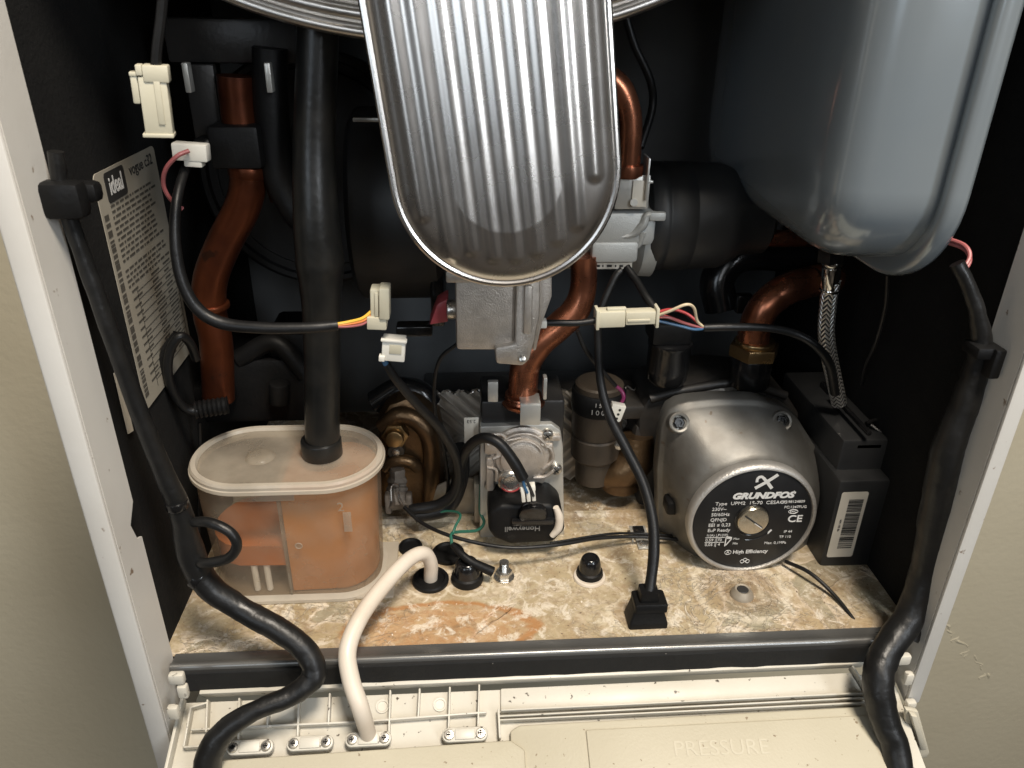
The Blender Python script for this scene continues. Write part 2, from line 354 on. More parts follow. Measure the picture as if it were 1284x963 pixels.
MT['trap'] = clear_mat('milky_plastic', (.60, .50, .38), .22, .72)
MT['traplid'] = clear_mat('milky_lid', (.66, .60, .50), .28, .66)
MT['traprim'] = clear_mat('milky_rim', (.74, .68, .58), .28, .26)
MT['liquid'] = mat('rusty_water', (.44, .13, .025), .2, col2=(.28, .085, .02), scale=25, rvar=.05)
MT['liquid2'] = mat('murky_water', (.48, .20, .055), .25, col2=(.34, .12, .03), scale=25, rvar=.05)

def braid_mat():
    m = bpy.data.materials.new('woven_steel_braid'); m.use_nodes = True; n = m.node_tree.nodes; L = m.node_tree.links; bs = n['Principled BSDF']
    bs.inputs['Metallic'].default_value = .9; bs.inputs['Roughness'].default_value = .28
    uv = n.new('ShaderNodeUVMap'); sp = n.new('ShaderNodeSeparateXYZ'); L.new(uv.outputs[0], sp.inputs[0])
    def MA(op, a, b=0.0):
        x = n.new('ShaderNodeMath'); x.operation = op
        for i, s in enumerate((a, b)):
            if isinstance(s, (int, float)): x.inputs[i].default_value = s
            else: L.new(s, x.inputs[i])
        return x.outputs[0]
    tri = MA('ABSOLUTE', MA('SUBTRACT', MA('FRACT', MA('MULTIPLY', sp.outputs['X'], 6.0)), .5))       # zigzag round the hose
    ph = MA('ADD', MA('MULTIPLY', sp.outputs['Y'], 3.2), MA('MULTIPLY', tri, 2.0))
    w = MA('ABSOLUTE', MA('SINE', MA('MULTIPLY', ph, math.pi)))
    r = n.new('ShaderNodeValToRGB'); L.new(w, r.inputs[0]); r.color_ramp.elements[0].color = (.02, .018, .016, 1); r.color_ramp.elements[0].position = .25
    r.color_ramp.elements[1].color = (.9, .87, .83, 1); r.color_ramp.elements[1].position = .5
    L.new(r.outputs[0], bs.inputs['Base Color'])
    b = n.new('ShaderNodeBump'); b.inputs['Strength'].default_value = 1; b.inputs['Distance'].default_value = .0008; L.new(w, b.inputs['Height']); L.new(b.outputs[0], bs.inputs['Normal'])
    return m
MT['braid'] = braid_mat()
def pm(u, v, y): return (A(u, v, y)-CP).dot(FW)/965
# ================================================================== the setting
bm = nb(); box(bm, (0.2, .335, .3), (5, .02, 4)); o = link('wall', bm, MT['wall'], V(0, 0, 0)); o['kind'] = 'structure'; wall = o
bm = nb(); rq = random.Random(4)
for k in range(16):                                     # flaking plaster line in the paint
    u = 1172+4.2*k; v = 765+5.2*k+rq.uniform(-5, 5); P = [A(u+rq.uniform(-4, 4)+3*i*rq.uniform(-.5, 1.2), v+4*i, .3262) for i in range(4)]
    tube(bm, P, [.0006, .0022*rq.uniform(.5, 1.2), .0018, .0005], seg=8, n=4)
part(wall, 'flaking_plaster', bm, MT['wall'])

# ================================================================== casing
XL, XR, YB, ZT = -.006, .401, .27, .385
cas = thing('boiler_casing', 'open boiler casing with pale side flanges, black foam lining and a stained base', 'boiler casing', (.195, .13, -.001))
for s, x0 in ((-1, 0.0), (1, .390)):
    zb = -.075 if s < 0 else -.028
    ya = A(155 if s < 0 else 1200, 632 if s < 0 else 592, 0.002).z; yb = A(158, 672, 0.002).z if s < 0 else A(1190, 632, .002).z
    bm = nb()
    # front flange strip with a rolled outer edge
    w = .0095 if s < 0 else .0075
    box(bm, (x0+s*w/2, -.0195, (zb+ZT)/2), (w, .0022, ZT-zb), b=.0009)
    # return face running inwards with the notch cut in its rear edge (profile in y, z)
    pts = [(-.0184, zb), (.004, zb+.006), (.004, yb-.002), (-.0005, yb), (-.0035, (ya+yb)/2+.001), (.004, ya), (.004, ZT), (-.0184, ZT)]
    m = Matrix(((0, 0, s, x0), (1, 0, 0, 0), (0, 1, 0, 0), (0, 0, 0, 1)))
    prism(bm, pts, 0.0, .0012, m)
    part(cas, 'front_flange', bm, MT['casing'])
    bm = nb(); xs = XL if s < 0 else XR
    box(bm, (xs+s*.0075, .135, (ZT+zb)/2), (.002, .27, ZT-zb), b=.0005); box(bm, (x0+s*w, -.007, (ZT+zb)/2), (.0015, .024, ZT-zb))
    part(cas, 'side_panel', bm, MT['casing'])
    bm = nb(); box(bm, (xs+s*.003, .137, (ZT-.02)/2+.001), (.006, .262, ZT+.02)); part(cas, 'foam_lining', bm, MT['foam'])
bm = nb(); box(bm, ((XL+XR)/2, YB+.004, ZT/2), (XR-XL+.014, .006, ZT+.04)); part(cas, 'back_panel', bm, MT['back'])
bm = nb(); box(bm, ((XL+XR)/2, .135, ZT+.004), (XR-XL+.014, .27, .004)); part(cas, 'shade_top_panel', bm, MT['casing'])  # unseen top, set low to block light from the upper inside
# base with a low crease half way back
bm = nb(); rings = []
prof = [(.006, 0), (.09, 0), (.1150, 0), (.1165, .0028), (.1195, .0028), (.1215, -.0006), (.16, -.001), (YB, -.001)]
nx = 90
for y, z in prof:
    rings.append([V(XL-.003+(XR-XL+.006)*i/nx, y, z+.0007*noise.noise(V(i*.12, y*40, 0))) for i in range(nx+1)])
loft(bm, rings, False, False, closed=False); part(cas, 'base_panel', bm, MT['floor'])
# rolled steel front rail and its rubber seal
bm = nb(); pr = [(.0066, .0002), (.0066, .0014), (.0006, .0014), (-.0002, .0021), (-.0012, .0027), (-.0024, .0027), (-.0034, .0020), (-.0038, .0008), (-.0038, -.004), (-.0020, -.006), (.006, -.004)]
loft(bm, [[V(x, y, z) for y, z in pr] for x in (.0005, .08, .16, .24, .32, .3895)]); part(cas, 'front_rail', bm, MT['rail'], ang=42)
bm = nb(); rings = []
for i in range(60):
    x = .0035+.384*i/59; k = .0006*noise.noise(V(x*70, 1, 2))
    rings.append([V(x, y, z) for y, z in ((-.0035, .0002+k*.5), (-.0052, .0000+k*.5), (-.0056, -.0008), (-.0056+k, -.0125), (-.0050, -.0135+k), (-.003, -.0135))])
loft(bm, rings); part(cas, 'rubber_seal', bm, MT['seal'], ang=25)
# moulded hinge blocks
for pts in ([(212, 848, -.020), (232, 852, -.020), (228, 880, -.022), (208, 905, -.026)], [(1124, 822, -.016), (1140, 830, -.016), (1138, 870, -.02), (1143, 900, -.026)]):
    P = uvt(pts); bm = nb(); box(bm, (P[0]+P[1])/2, (.0075, .004, .0065), b=.0012); box(bm, (P[1]+P[2])/2, (.0050, .004, .008), b=.0012); box(bm, (P[2]+P[3])/2, (.0055, .004, .008), b=.0012)
    part(cas, 'hinge', bm, MT['flapw'])
bm = nb(); FRT = Matrix(((1, 0, 0, 0), (0, 0, -1, 0), (0, 1, 0, 0), (0, 0, 0, 1)))
prism(bm, [(q.x, q.z) for q in uvt([(1136, 890, -.03), (1152, 893, -.03), (1166, 944, -.03), (1162, 951, -.03), (1147, 951, -.03), (1149, 962, -.03), (1142, 985, -.03), (1134, 985, -.03)])], .027, .030, FRT, .0008)
prism(bm, [(q.x, q.z) for q in uvt([(1143, 898, -.034), (1151, 899, -.034), (1163, 941, -.034), (1155, 942, -.034)])], .030, .034, FRT, .0008)
part(cas, 'latch', bm, MT['flap'])

# rating label stuck on the left lining: quad on the wall x = XL
XW = XL+.0009
def LW(u, v): return AX(u, v, XW)
q0, q1, q2, q3 = LW(118, 205), LW(192, 182), LW(234, 440), LW(184, 515)   # top front, top rear, bottom rear, bottom front
lb = nb()
yf, yr = q0.y-.004, q1.y; zt, zb = q1.z, q3.z
M = fr(V(XW, (yf+yr)/2, (zt+zb)/2), (1, 0, 0), (0, 1, 0)); LWd, LHt = yr-yf, zt-zb
print('label', yf, yr, zt, zb, [tuple(round(c, 3) for c in q) for q in (q0, q1, q2, q3)])
prism(lb, rrect(LWd, LHt, .003), -.0004, 0, M, 0); lab = part(cas, 'rating_label', lb, MT['label'], label='cream rating label with dense print and a black logo box')
bm = nb(); MI = M @ T(0, 0, .00012)
rnd = random.Random(3)
x0 = -LWd*.36
yy = LHt*.36
while yy > LHt*.0:
    x = x0; end = LWd*(.20+.22*rnd.random())
    while x < end:
        w = LWd*(.02+.07*rnd.random()); box(bm, (x+w/2, yy, 0), (w, .0011, .0001), MI); x += w+LWd*.018
    yy -= .0026 if rnd.random() > .2 else .005
while yy > -LHt*.46:
    box(bm, (LWd*.10, yy, 0), (LWd*.70, .00035, .0001), MI)
    for xx in (x0+.03*LWd, LWd*.02, LWd*.25):
        w = LWd*(.08+.09*rnd.random()); box(bm, (xx+w/2, yy+.0019, 0), (w, .001, .0001), MI)
    yy -= .0040
for xx in (-.25, .45): box(bm, (LWd*xx, -LHt*.23, 0), (.0005, LHt*.46, .0001), MI)
yy = LHt*.33
while yy > -LHt*.45:
    h = .0006+.0022*rnd.random(); box(bm, (-LWd*.445, yy, 0), (LWd*.06, h, .0001), MI); yy -= h+.0009
part(lab, 'print', bm, MT['inkf'])
bm = nb(); text(bm, 'vogue c32', .0075, MI @ T(LWd*.22, LHt*.45, 0), off=.00005); prism(bm, rrect(.030*LWd/.1, .0135, .002, cx=-LWd*.22, cy=LHt*.43), -.0001, .00012, MI); part(lab, 'heading', bm, MT['ink'])
bm = nb(); text(bm, 'ideal', .0112, MI @ T(-LWd*.22, LHt*.43, .00018), off=.00018, sx=LWd/.1); part(lab, 'logo', bm, MT['white'])

# ================================================================== drop-down control panel (plane sloping towards the viewer)
HP = A(610, 861, -.0095); SL = R(26.4)
FD = V(0, -math.cos(SL), -math.sin(SL)); FN = V(0, -math.sin(SL), math.cos(SL))
def AF(u, v, h=0.0):
    d = ray(u, v); o = HP+FN*h; t = (o-CP).dot(FN)/d.dot(FN); p = CP+d*t-HP; return V(p.x, p.dot(FD), h)     # local x, s, h
FM = fr(HP, FN, (1, 0, 0))       # local x right, y = FN x X  (away/up the slope), z normal
def FL(u, v, h=0.0): p = AF(u, v, h); return (p.x, -p.y)
flp = thing('control_panel_flap', 'ivory plastic control panel dropped open below the boiler, ribbed on its left half', 'control panel', HP+V(0, 0, -.02))
L0, R0 = FL(232, 868, -.006)[0], FL(1112, 826, -.006)[0]
LB, RB = FL(200, 975, -.006), FL(1136, 950, -.006)
ytop = 0.0; ybot = -.11
bm = nb(); prism(bm, [(L0, ytop), (L0-.0035, ybot), (R0+.004, ybot), (R0, ytop)], -.010, -.0065, FM, .0006); part(flp, 'tray', bm, MT['flapw'])
def fbar(bm, p, q, w, h0, h1, b=.0004):
    """straight bar on the flap between two local points"""
    p = V(*p, 0); q = V(*q, 0); d = q-p; m = FM @ fr(V((p.x+q.x)/2, (p.y+q.y)/2, 0), (0, 0, 1), d)
    box(bm, (0, 0, (h0+h1)/2), (d.length, w, h1-h0), m, b)
bm = nb()
fbar(bm, FL(250, 868), FL(1085, 830), .0022, -.0066, .0004, .0006)
fbar(bm, (L0+.001, .001), (L0-.003, ybot), .0016, -.0066, .0)
part(flp, 'top_rim', bm, MT['flapw'])
bm = nb()
hz = [(238, 914), (340, 909), (451, 904), (610, 892)]
for a, b in zip(hz, hz[1:]): fbar(bm, FL(*a), FL(*b), .0011, -.0066, -.0012)
for u, t, bt in ((259, 876, 917), (299, 874, 940), (336, 872, 912), (374, 870, 934), (413, 868, 908), (451, 866, 932), (489, 864, 925), (526, 862, 900), (564, 860, 925), (601, 857, 920)):
    fbar(bm, FL(u, t), FL(u-2, bt), .0010, -.0066, -.0012)
fbar(bm, FL(238, 886), FL(259, 880), .0011, -.0066, -.001); fbar(bm, FL(238, 886), FL(229, 936), .0011, -.0066, -.001)
fbar(bm, FL(229, 936), FL(290, 932), .0011, -.0066, -.001)
part(flp, 'rib_grid', bm, MT['flapw'])
for u, v in ((478, 882), (551, 880)):
    bm = nb(); lathe(bm, [(.0001, -.0066), (.0035, -.0066), (.0035, -.0055), (.0028, -.0055), (.0024, -.006), (0, -.006)], FM @ T(*FL(u, v)), 24)
    part(flp, 'moulded_boss', bm, MT['flapw'])
# channel with grooves on the right part
bm = nb()
fbar(bm, FL(628, 890), FL(1090, 868), .0010, -.0066, -.0004); fbar(bm, FL(626, 897), FL(1094, 873), .0009, -.0066, -.0016); fbar(bm, FL(626, 902), FL(1086, 880), .0009, -.0066, -.0010)
fbar(bm, FL(625, 888), FL(627, 925), .0012, -.0066, -.0006); fbar(bm, FL(1070, 834), FL(1092, 868), .0012, -.0066, -.0008)
a, b, c, d = FL(628, 889), FL(1088, 868), FL(1072, 840), FL(628, 860)
prism(bm, [a, b, c, d], -.0066, -.0046, FM, .0008)
part(flp, 'channel', bm, MT['flapw'])
bm = nb(); a, b, c, d, e = FL(652, 908), FL(1088, 884), FL(1135, 985), FL(632, 985), FL(640, 915)
prism(bm, [a, b, (c[0], ybot), (d[0], ybot), e], -.0066, -.0018, FM, .0012); cv = part(flp, 'cover', bm, MT['flapc'])
bm = nb(); a, b, c, d = FL(735, 915), FL(1098, 896), FL(1128, 980), FL(742, 980)
prism(bm, [a, b, (c[0], ybot), (d[0], ybot)], -.0018, -.0006, FM, .001); part(cv, 'raised_panel', bm, MT['flapc'])
bm = nb(); p = FL(905, 938); text(bm, 'PRESSURE', .0105, FM @ T(p[0], p[1], -.0006) @ RZ(-1), ext=.00022, sx=1.1); part(cv, 'embossed_lettering', bm, MT['flapc'])
bm = nb(); p = FL(845, 900); text(bm, 'SET TO 1.0 BAR', .0055, FM @ T(p[0], p[1]+.0005, -.0018), ext=.0001, sx=1.2)
bm.free()
bm = nb(); a, b, c, d = FL(250, 955), FL(640, 928), FL(658, 940), FL(660, 985)
prism(bm, [a, b, c, (d[0], ybot), (a[0]-.003, ybot)], -.0066, .0004, FM, .0012); part(flp, 'lower_cover', bm, MT['flapc'])
# strain relief clamps: one built, three copies
def clamp(u0, u1, v0, v1, label):
    p = V(*FL(u0, v0), -.0012); q = V(*FL(u1, v1), -.0012); c = (p+q)/2; d = q-p; w = d.length
    base = FM @ c; t = thing('cable_clamp', label, 'cable clamp', base, 'cable clamps on the flap')
    m = FM @ fr(c, (0, 0, 1), d)
    bm = nb(); prism(bm, rrect(w+.0072, .0070, .0034), -.0012, .0022, m, .0008)
    box(bm, (0, 0, .0024), (w-.006, .0052, .0012), m, b=.0005); part(t, 'clamp_bar', bm, MT['flapw'])
    for s in (-1, 1):
        bm = nb(); lathe(bm, [(0, .0015), (.0024, .0015), (.0026, .0028), (.0022, .0035), (.0012, .0036), (.0009, .0030), (0, .0030)], m @ T(s*w/2, 0, 0), 20)
        sc = part(t, 'screw', bm, MT['screw'])
        bm = nb(); box(bm, (s*w/2, 0, .0035), (.0026, .0005, .0006), m); box(bm, (s*w/2, 0, .0035), (.0005, .0026, .0006), m); part(sc, 'cross_recess', bm, MT['blk'])
    return t
cl = clamp(293, 334, 938, 936, 'ivory screw clamp furthest left on the flap, just right of the black harness')
c0 = Vector(cl.location)
for uu, vv, lb_ in ((389, 932, 'ivory screw clamp second from the left on the flap, holding no hose'), (462, 927, 'ivory screw clamp that grips the end of the white hose'), (583, 921, 'ivory screw clamp furthest right on the flap, beside the beige cover')):
    p = FM @ V(*FL(uu, vv), -.0012); c = copytree(cl); c.location = p; c['label'] = lb_

# ================================================================== ribbed steel cover and its mounting plate
C0 = V(.1733, .030, .2447); LR = .0475
LMt = faces_front(C0) @ RZ(7.0) @ Matrix.Rotation(R(-4), 4, 'X')
lidt = thing('ribbed_steel_cover', 'shiny pressed steel cover with vertical ribs and a rounded bottom, at top centre', 'steel cover', C0+V(0, 0, -.0475))
RB_ = [(-.0372+.0093*i) for i in range(9)]
def lh(x, y):
    yy = min(y, 0); rr = math.hypot(x, yy)
    e = max(0, (LR-rr))/LR
    h = .0040*(1-math.exp(-e*13)) + .0022*min(1, e*2.0)
    # pressed ribs: soft ridges with rounded lower ends
    for i, c in enumerate(RB_):
        end = -math.sqrt(max((LR*.73)**2-c*c, 0)) if abs(c) < LR*.73 else 0.004
        end = {0: -.012, 8: -.004, 7: -.024, 1: -.031}.get(i, end)
        yy2 = min(0, y-end) if y < end else 0
        dd = math.hypot(x-c, yy2*1.0)
        w = .00465
        if dd < w: h += .00075*(0.5+0.5*math.cos(math.pi*dd/w))
    return h
bm = nb(); ny, nxx = 300, 240; rows = []
for j in range(ny+1):
    if j <= 120: y = -LR*math.cos(math.pi/2*j/120)*.9999
    else: y = (j-120)/180*.13
    hw = math.sqrt(max(LR*LR-min(y, 0)**2, 1e-9))
    rows.append([LMt @ V(hw*math.sin(math.pi/2*(2*i/nxx-1)) if False else hw*(2*i/nxx-1), y, lh(hw*(2*i/nxx-1), y)) for i in range(nxx+1)])
loft(bm, rows, False, False, closed=False); part(lidt, 'ribbed_face', bm, MT['lid'], ang=80)
def oblong(r, top=.13, n=48): return [(r*math.cos(a), r*math.sin(a)) for a in [math.pi+math.pi*i/n for i in range(n+1)]] + [(r, top), (-r, top)]
bm = nb(); pth = [LMt @ V(-LR, .13, 0)] + [LMt @ V(LR*math.cos(math.pi+math.pi*i/48), LR*math.sin(math.pi+math.pi*i/48), 0) for i in range(49)] + [LMt @ V(LR, .13, 0)]
tube(bm, pth, .0017, seg=10, smooth=False); part(lidt, 'rolled_rim', bm, MT['lid'])
bm = nb(); prism(bm, oblong(LR-.0004), -.012, -.0012, LMt); part(lidt, 'side_wall', bm, MT['lid'])
# wide round steel plate behind the cover, lower rim only in view
pl = thing('round_steel_plate', 'wide round steel plate with pressed rim rings, behind the ribbed cover at the top', 'steel plate', (.172, .062, .28))
E0 = A(575, 58, .060); P1 = A(275, 0, .060); P2 = A(830, 4, .060); ea = .150
xm = (P1.x+P2.x)/2; hc = (P2.x-P1.x)/2; sag = P1.z-E0.z; ebz = sag/(1-math.sqrt(1-(hc/ea)**2))
def ell(k, y): return [V(xm+(ea-k)*math.cos(a), y, E0.z+ebz-(ebz-k)*math.sin(a)) for a in [2*math.pi*i/120 for i in range(120)]]
bm = nb(); rg = [(0.0, .075), (0, .062), (.0012, .0585), (.0030, .0575), (.0050, .0590), (.0062, .0605), (.0078, .0580), (.0100, .0570), (.0120, .0585), (.0132, .0605), (.0150, .0580), (.0175, .0572), (.02, .059), (.024, .060), (.05, .060)]
loft(bm, [ell(k, y) for k, y in rg]); part(pl, 'pressed_rim', bm, MT['rim'], ang=70)

# ================================================================== expansion vessel
def vsec(x, off, zt=.50):
    """rounded outline in the y-z plane, inset by off"""
    y0, y1, z0 = -.001+off, .222-off, .1955+off; r = max(.046-off, .016); o = []
    for cy, cz, a0 in ((y0+r, z0+r, 180), (y1-r, z0+r, 270)):
        for i in range(13):
            a = R(a0+90*i/12); o.append(V(x, cy+r*math.cos(a), cz+r*math.sin(a)))
    return o+[V(x, y1, zt), V(x, y0, zt)]
ev = thing('expansion_vessel', 'large blue-grey painted metal expansion vessel hanging at top right', 'expansion vessel', (.345, .09, .195))
bm = nb()
secs = [(.3525, .0085), (.345, .0085), (.333, .009), (.324, .0105), (.318, .0135), (.3135, .0185), (.3108, .024), (.3095, .032), (.3085, .048), (.308, .066)]
loft(bm, [vsec(x, o) for x, o in secs]); part(ev, 'vessel_shell', bm, MT['vessel'], ang=70)
bm = nb(); loft(bm, [vsec(x, o) for x, o in ((.3525, .009), (.3505, .003), (.3515, .0008), (.3535, 0), (.3575, 0), (.3600, .0012), (.3605, .004), (.3605, .009))]); part(ev, 'seam_rim', bm, MT['vessel'], ang=70)
bm = nb(); loft(bm, [vsec(x, o) for x, o in ((.3595, .010), (.366, .016), (.370, .03), (.371, .045))]); part(ev, 'rear_shell', bm, MT['vessel'], ang=70)

# ================================================================== braided hose below the vessel
bh = thing('braided_hose', 'steel braided flexible hose with chrome crimp dropping from the expansion vessel', 'braided hose', A(1050, 480, .10))
pt = uvt([(1043, 352, .085), (1038, 385, .088), (1037, 430, .092), (1052, 505, .102)])
bm = nb(); S = spline(pt, 40); uvl = bm.loops.layers.uv.new('UVMap'); nS = 40; prev = None; acc = 0
x = (S[1]-S[0]).normalized().cross(V(0, 1, 0)).normalized()
for i, p in enumerate(S):
    t = (S[min(i+1, len(S)-1)]-S[max(i-1, 0)]).normalized(); x = (x-t*x.dot(t)).normalized(); y = t.cross(x)
    ring = [bm.verts.new(p+(x*math.cos(2*math.pi*k/nS)+y*math.sin(2*math.pi*k/nS))*.0046) for k in range(nS)]
    if prev:
        L_ = (p-S[i-1]).length
        for k in range(nS):
            f = bm.faces.new((prev[k], prev[(k+1) % nS], ring[(k+1) % nS], ring[k]))
            for lp, (uu, vv) in zip(f.loops, ((k/nS, acc), ((k+1)/nS, acc), ((k+1)/nS, acc+L_), (k/nS, acc+L_))): lp[uvl].uv = (uu, vv*100)
        acc += L_
    prev = ring
part(bh, 'braid', bm, MT['braid'])
bm = nb(); p = uvt([(1044, 326, .084), (1043, 333, .084), (1040, 362, .086), (1039, 366, .086)]); cyl(bm, p[0], p[1], .0056, b=.001); cyl(bm, p[1], p[2], .0050, .0048, b=.0008); cyl(bm, p[2], p[3], .0052, b=.0006); part(bh, 'crimp_ferrule', bm, MT['chrome'])
bm = nb(); cyl(bm, A(1049, 300, .084), A(1045, 326, .084), .0022, seg=12); part(bh, 'stem', bm, MT['screw'])
bm = nb(); cyl(bm, A(1043, 305, .084)+V(0, 0, .004), A(1043, 328, .084)+V(0, .001, 0), .0075, seg=6, b=.001); part(bh, 'dark_nut', bm, MT['blkg'])
# ================================================================== condensate trap with its liquid
ZL = .0825
tf = AZ(357, 612, ZL); tb_ = AZ(357, 531, ZL); xl = AZ(236, 572, ZL).x; xr = AZ(478, 580, ZL).x
tcx, tcy = (xl+xr)/2+.0008, .0725; tw = xr-xl; td = .066
print('trap', xl, xr, tf.y, tb_.y)
def stad(w, d, r, z, cx=tcx, cy=tcy, n=12):
    r = min(r, w/2-.0006, d/2-.0006); return [V(x, y, z) for x, y in rrect(w, d, r, n, cx, cy)]
tp = thing('condensate_trap', 'translucent plastic condensate trap holding rusty brown water, standing at front left on the base', 'condensate trap', (tcx, tcy, .0005))
wt, wb = tw-.006, tw-.012
bm = nb(); secs = [(wb, .053, .022, .004), (wb+.001, .054, .0225, .02), (wt-.002, .058, .025, .055), (wt, .059, .027, ZL-.006)]
loft(bm, [stad(*s) for s in secs], True, False); part(tp, 'tank', bm, MT['trap'])
bm = nb(); loft(bm, [stad(tw-.007, .060, .024, .0006), stad(tw-.007, .060, .024, .0025), stad(tw-.012, .055, .022, .004)]); box(bm, (tcx+.045, tcy-.004, .0015), (.022, .05, .0022), b=.001); part(tp, 'foot_flange', bm, MT['traprim'])
# lid with stepped rim and raised boss
bm = nb()
rr_ = .032
loft(bm, [stad(tw-.0095, td-.0095, rr_-.004, ZL-.006), stad(tw-.001, td-.002, rr_, ZL-.006), stad(tw, td, rr_, ZL-.0052), stad(tw, td, rr_, ZL-.0032), stad(tw-.0012, td-.0012, rr_, ZL-.0028), stad(tw-.0012, td-.0012, rr_, ZL-.0012), stad(tw-.003, td-.003, rr_-.001, ZL),
          stad(tw-.008, td-.008, rr_-.003, ZL), stad(tw-.0095, td-.0095, rr_-.0035, ZL-.0018)], False, False); part(tp, 'lid_rim', bm, MT['traprim'])
bm = nb(); loft(bm, [stad(tw-.0097, td-.0097, rr_-.0035, ZL-.0026), stad(tw-.0097, td-.0097, rr_-.0035, ZL-.0016)]); part(tp, 'lid', bm, MT['traplid'])
pb = AZ(326, 570, ZL)
bm = nb(); lathe(bm, [(0, .0012), (.0045, .0014), (.0062, .0012), (.0078, 0), (.0082, -.0008), (0, -.001)], T(pb.x, pb.y, ZL-.001), 32); part(tp, 'lid_boss', bm, MT['traplid'])
bm = nb(); p = A(330, 622, tcy-.030); box(bm, (p.x, tcy-.0298, ZL-.0085), (.032, .0014, .005), b=.0006); text(bm, '2 67  0', .004, faces_front(V(p.x, tcy-.0306, ZL-.0085))); part(tp, 'lid_tab', bm, MT['traplid'])
# inner partition and coloured contents
xd = A(362, 690, tcy-.02).x
bm = nb(); box(bm, (xd, tcy, .041), (.0016, .054, .074), b=.0004); part(tp, 'partition', bm, MT['traplid'])
def blob(x0, x1, z0, z1, m, nm, side=1):
    bm = nb(); hd = .0248; rc = .0235; rings = []
    for z in (z0, z1):
        k = (z-z0)*.04; xe = (x1+k) if side > 0 else (x0-k); xf = x0 if side > 0 else x1; pts = [(xf, -hd), (xf, hd)]
        for a in range(0, 181, 15):
            aa = R(90-a); rcx = rc*.96; pts.append((xe-side*rcx+side*rcx*math.cos(aa), hd*math.sin(aa)))
        rings.append([V(x, tcy+y, z) for x, y in pts[:2]+pts[3:-1]])
    loft(bm, rings); part(tp, nm, bm, MT[m])
def blob_old(x0, x1, z0, z1, m, nm):
    w = x1-x0; bm = nb(); r = .019
    loft(bm, [stad(w, .050, min(r, w/2-.001), z, cx=(x0+x1)/2) for z in (z0, z1)]); part(tp, nm, bm, MT[m])
xa, xb = tcx-wb/2+.0015, tcx+wb/2-.0015
blob(xd+.001, xb, .0055, .0745, 'liquid2', 'murky_water')
blob(xa, xd-.001, .024, .0375, 'liquid', 'rusty_water', -1)
bm = nb(); cyl(bm, (xd-.020, tcy-.022, .005), (xd-.020, tcy-.022, .023), .0018); cyl(bm, (xd-.013, tcy-.022, .005), (xd-.013, tcy-.022, .023), .0018); part(tp, 'inner_rib', bm, MT['connw'])
bm = nb(); text(bm, '2', .008, faces_front(V(A(428, 632, .046).x, tcy-.0296, .066))); part(tp, 'moulded_number', bm, MT['traplid'])
bm = nb(); box(bm, (A(437, 655, .046).x, tcy-.0292, .056), (.0045, .0004, .013), b=.0002); part(tp, 'moulded_bar', bm, MT['traplid'])
bm = nb(); lathe(bm, [(.0014, 0), (.0018, .0003), (.0022, 0)], faces_front(V(A(375, 680, .046).x, tcy-.0283, .040)), 24); part(tp, 'moulded_ring', bm, MT['traplid'])

# ================================================================== black hoses, copper pipes
ph = AZ(404, 566, ZL); hy = ph.y
ch = thing('condensate_hose', 'thick black condensate hose running straight down into the translucent trap', 'hose', (ph.x, hy, ZL))
def X(u, v): return A(u, v, hy)
rr0 = pm(404, 540, hy)
bm = nb(); tube(bm, [V(ph.x, hy, ZL-.004), X(404, 520), X(404, 450), X(403, 380), X(401, 330), A(396, 270, hy), A(394, 180, hy+.004), A(398, 60, hy+.006), A(402, -80, hy+.01)], [21.5*rr0, 21.5*rr0, 21.5*rr0, 22.5*rr0, 27*rr0, 24.5*rr0, 22*rr0, 21*rr0, 21*rr0], seg=32, n=10); part(ch, 'tube', bm, MT['hose'])
bm = nb(); cyl(bm, V(ph.x, hy, ZL-.003), V(ph.x, hy, ZL+.0085), .0112, seg=40, b=.001); part(ch, 'collar', bm, MT['hose'])
bm = nb(); tube(bm, uvt([(338, 60, .10), (340, 140, .10), (350, 215, .10), (372, 262, .097), (398, 290, .09)]), [.008, .0085, .0085, .0085, .008], seg=24)
solo('black_pipe', 'curved black pipe left of the condensate hose that joins it near the top', 'pipe', bm, MT['blk'])

lc = thing('copper_pipe', 'shaded orange copper pipe bending down the left side behind the long cables', 'pipe', A(268, 470, .10), 'copper pipes inside the boiler')
yy = .10
bm = nb(); tube(bm, uvt([(296, 95, yy), (298, 120, yy), (305, 180, yy), (311, 225, yy), (303, 262, yy), (281, 305, yy), (264, 350, yy), (263, 390, yy), (271, 430, yy), (274, 500, yy)]), .0089, seg=28, n=10); part(lc, 'tube', bm, MT['cu_shade'])
bm = nb(); cyl(bm, A(265, 386, yy), A(264, 379, yy), .0098, b=.0008); part(lc, 'collar', bm, MT['cu_shade']); bm = nb(); cyl(bm, A(311, 222, yy), A(311, 206, yy), .0096, b=.001); part(lc, 'collar', bm, MT['cu_shade'])
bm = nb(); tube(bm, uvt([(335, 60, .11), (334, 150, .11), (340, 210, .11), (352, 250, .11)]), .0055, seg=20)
tagit(solo('copper_pipe', 'thin dark copper pipe just right of the shaded orange pipe at top left', 'pipe', bm, MT['cu_shade']), None, None, 'copper pipes inside the boiler')
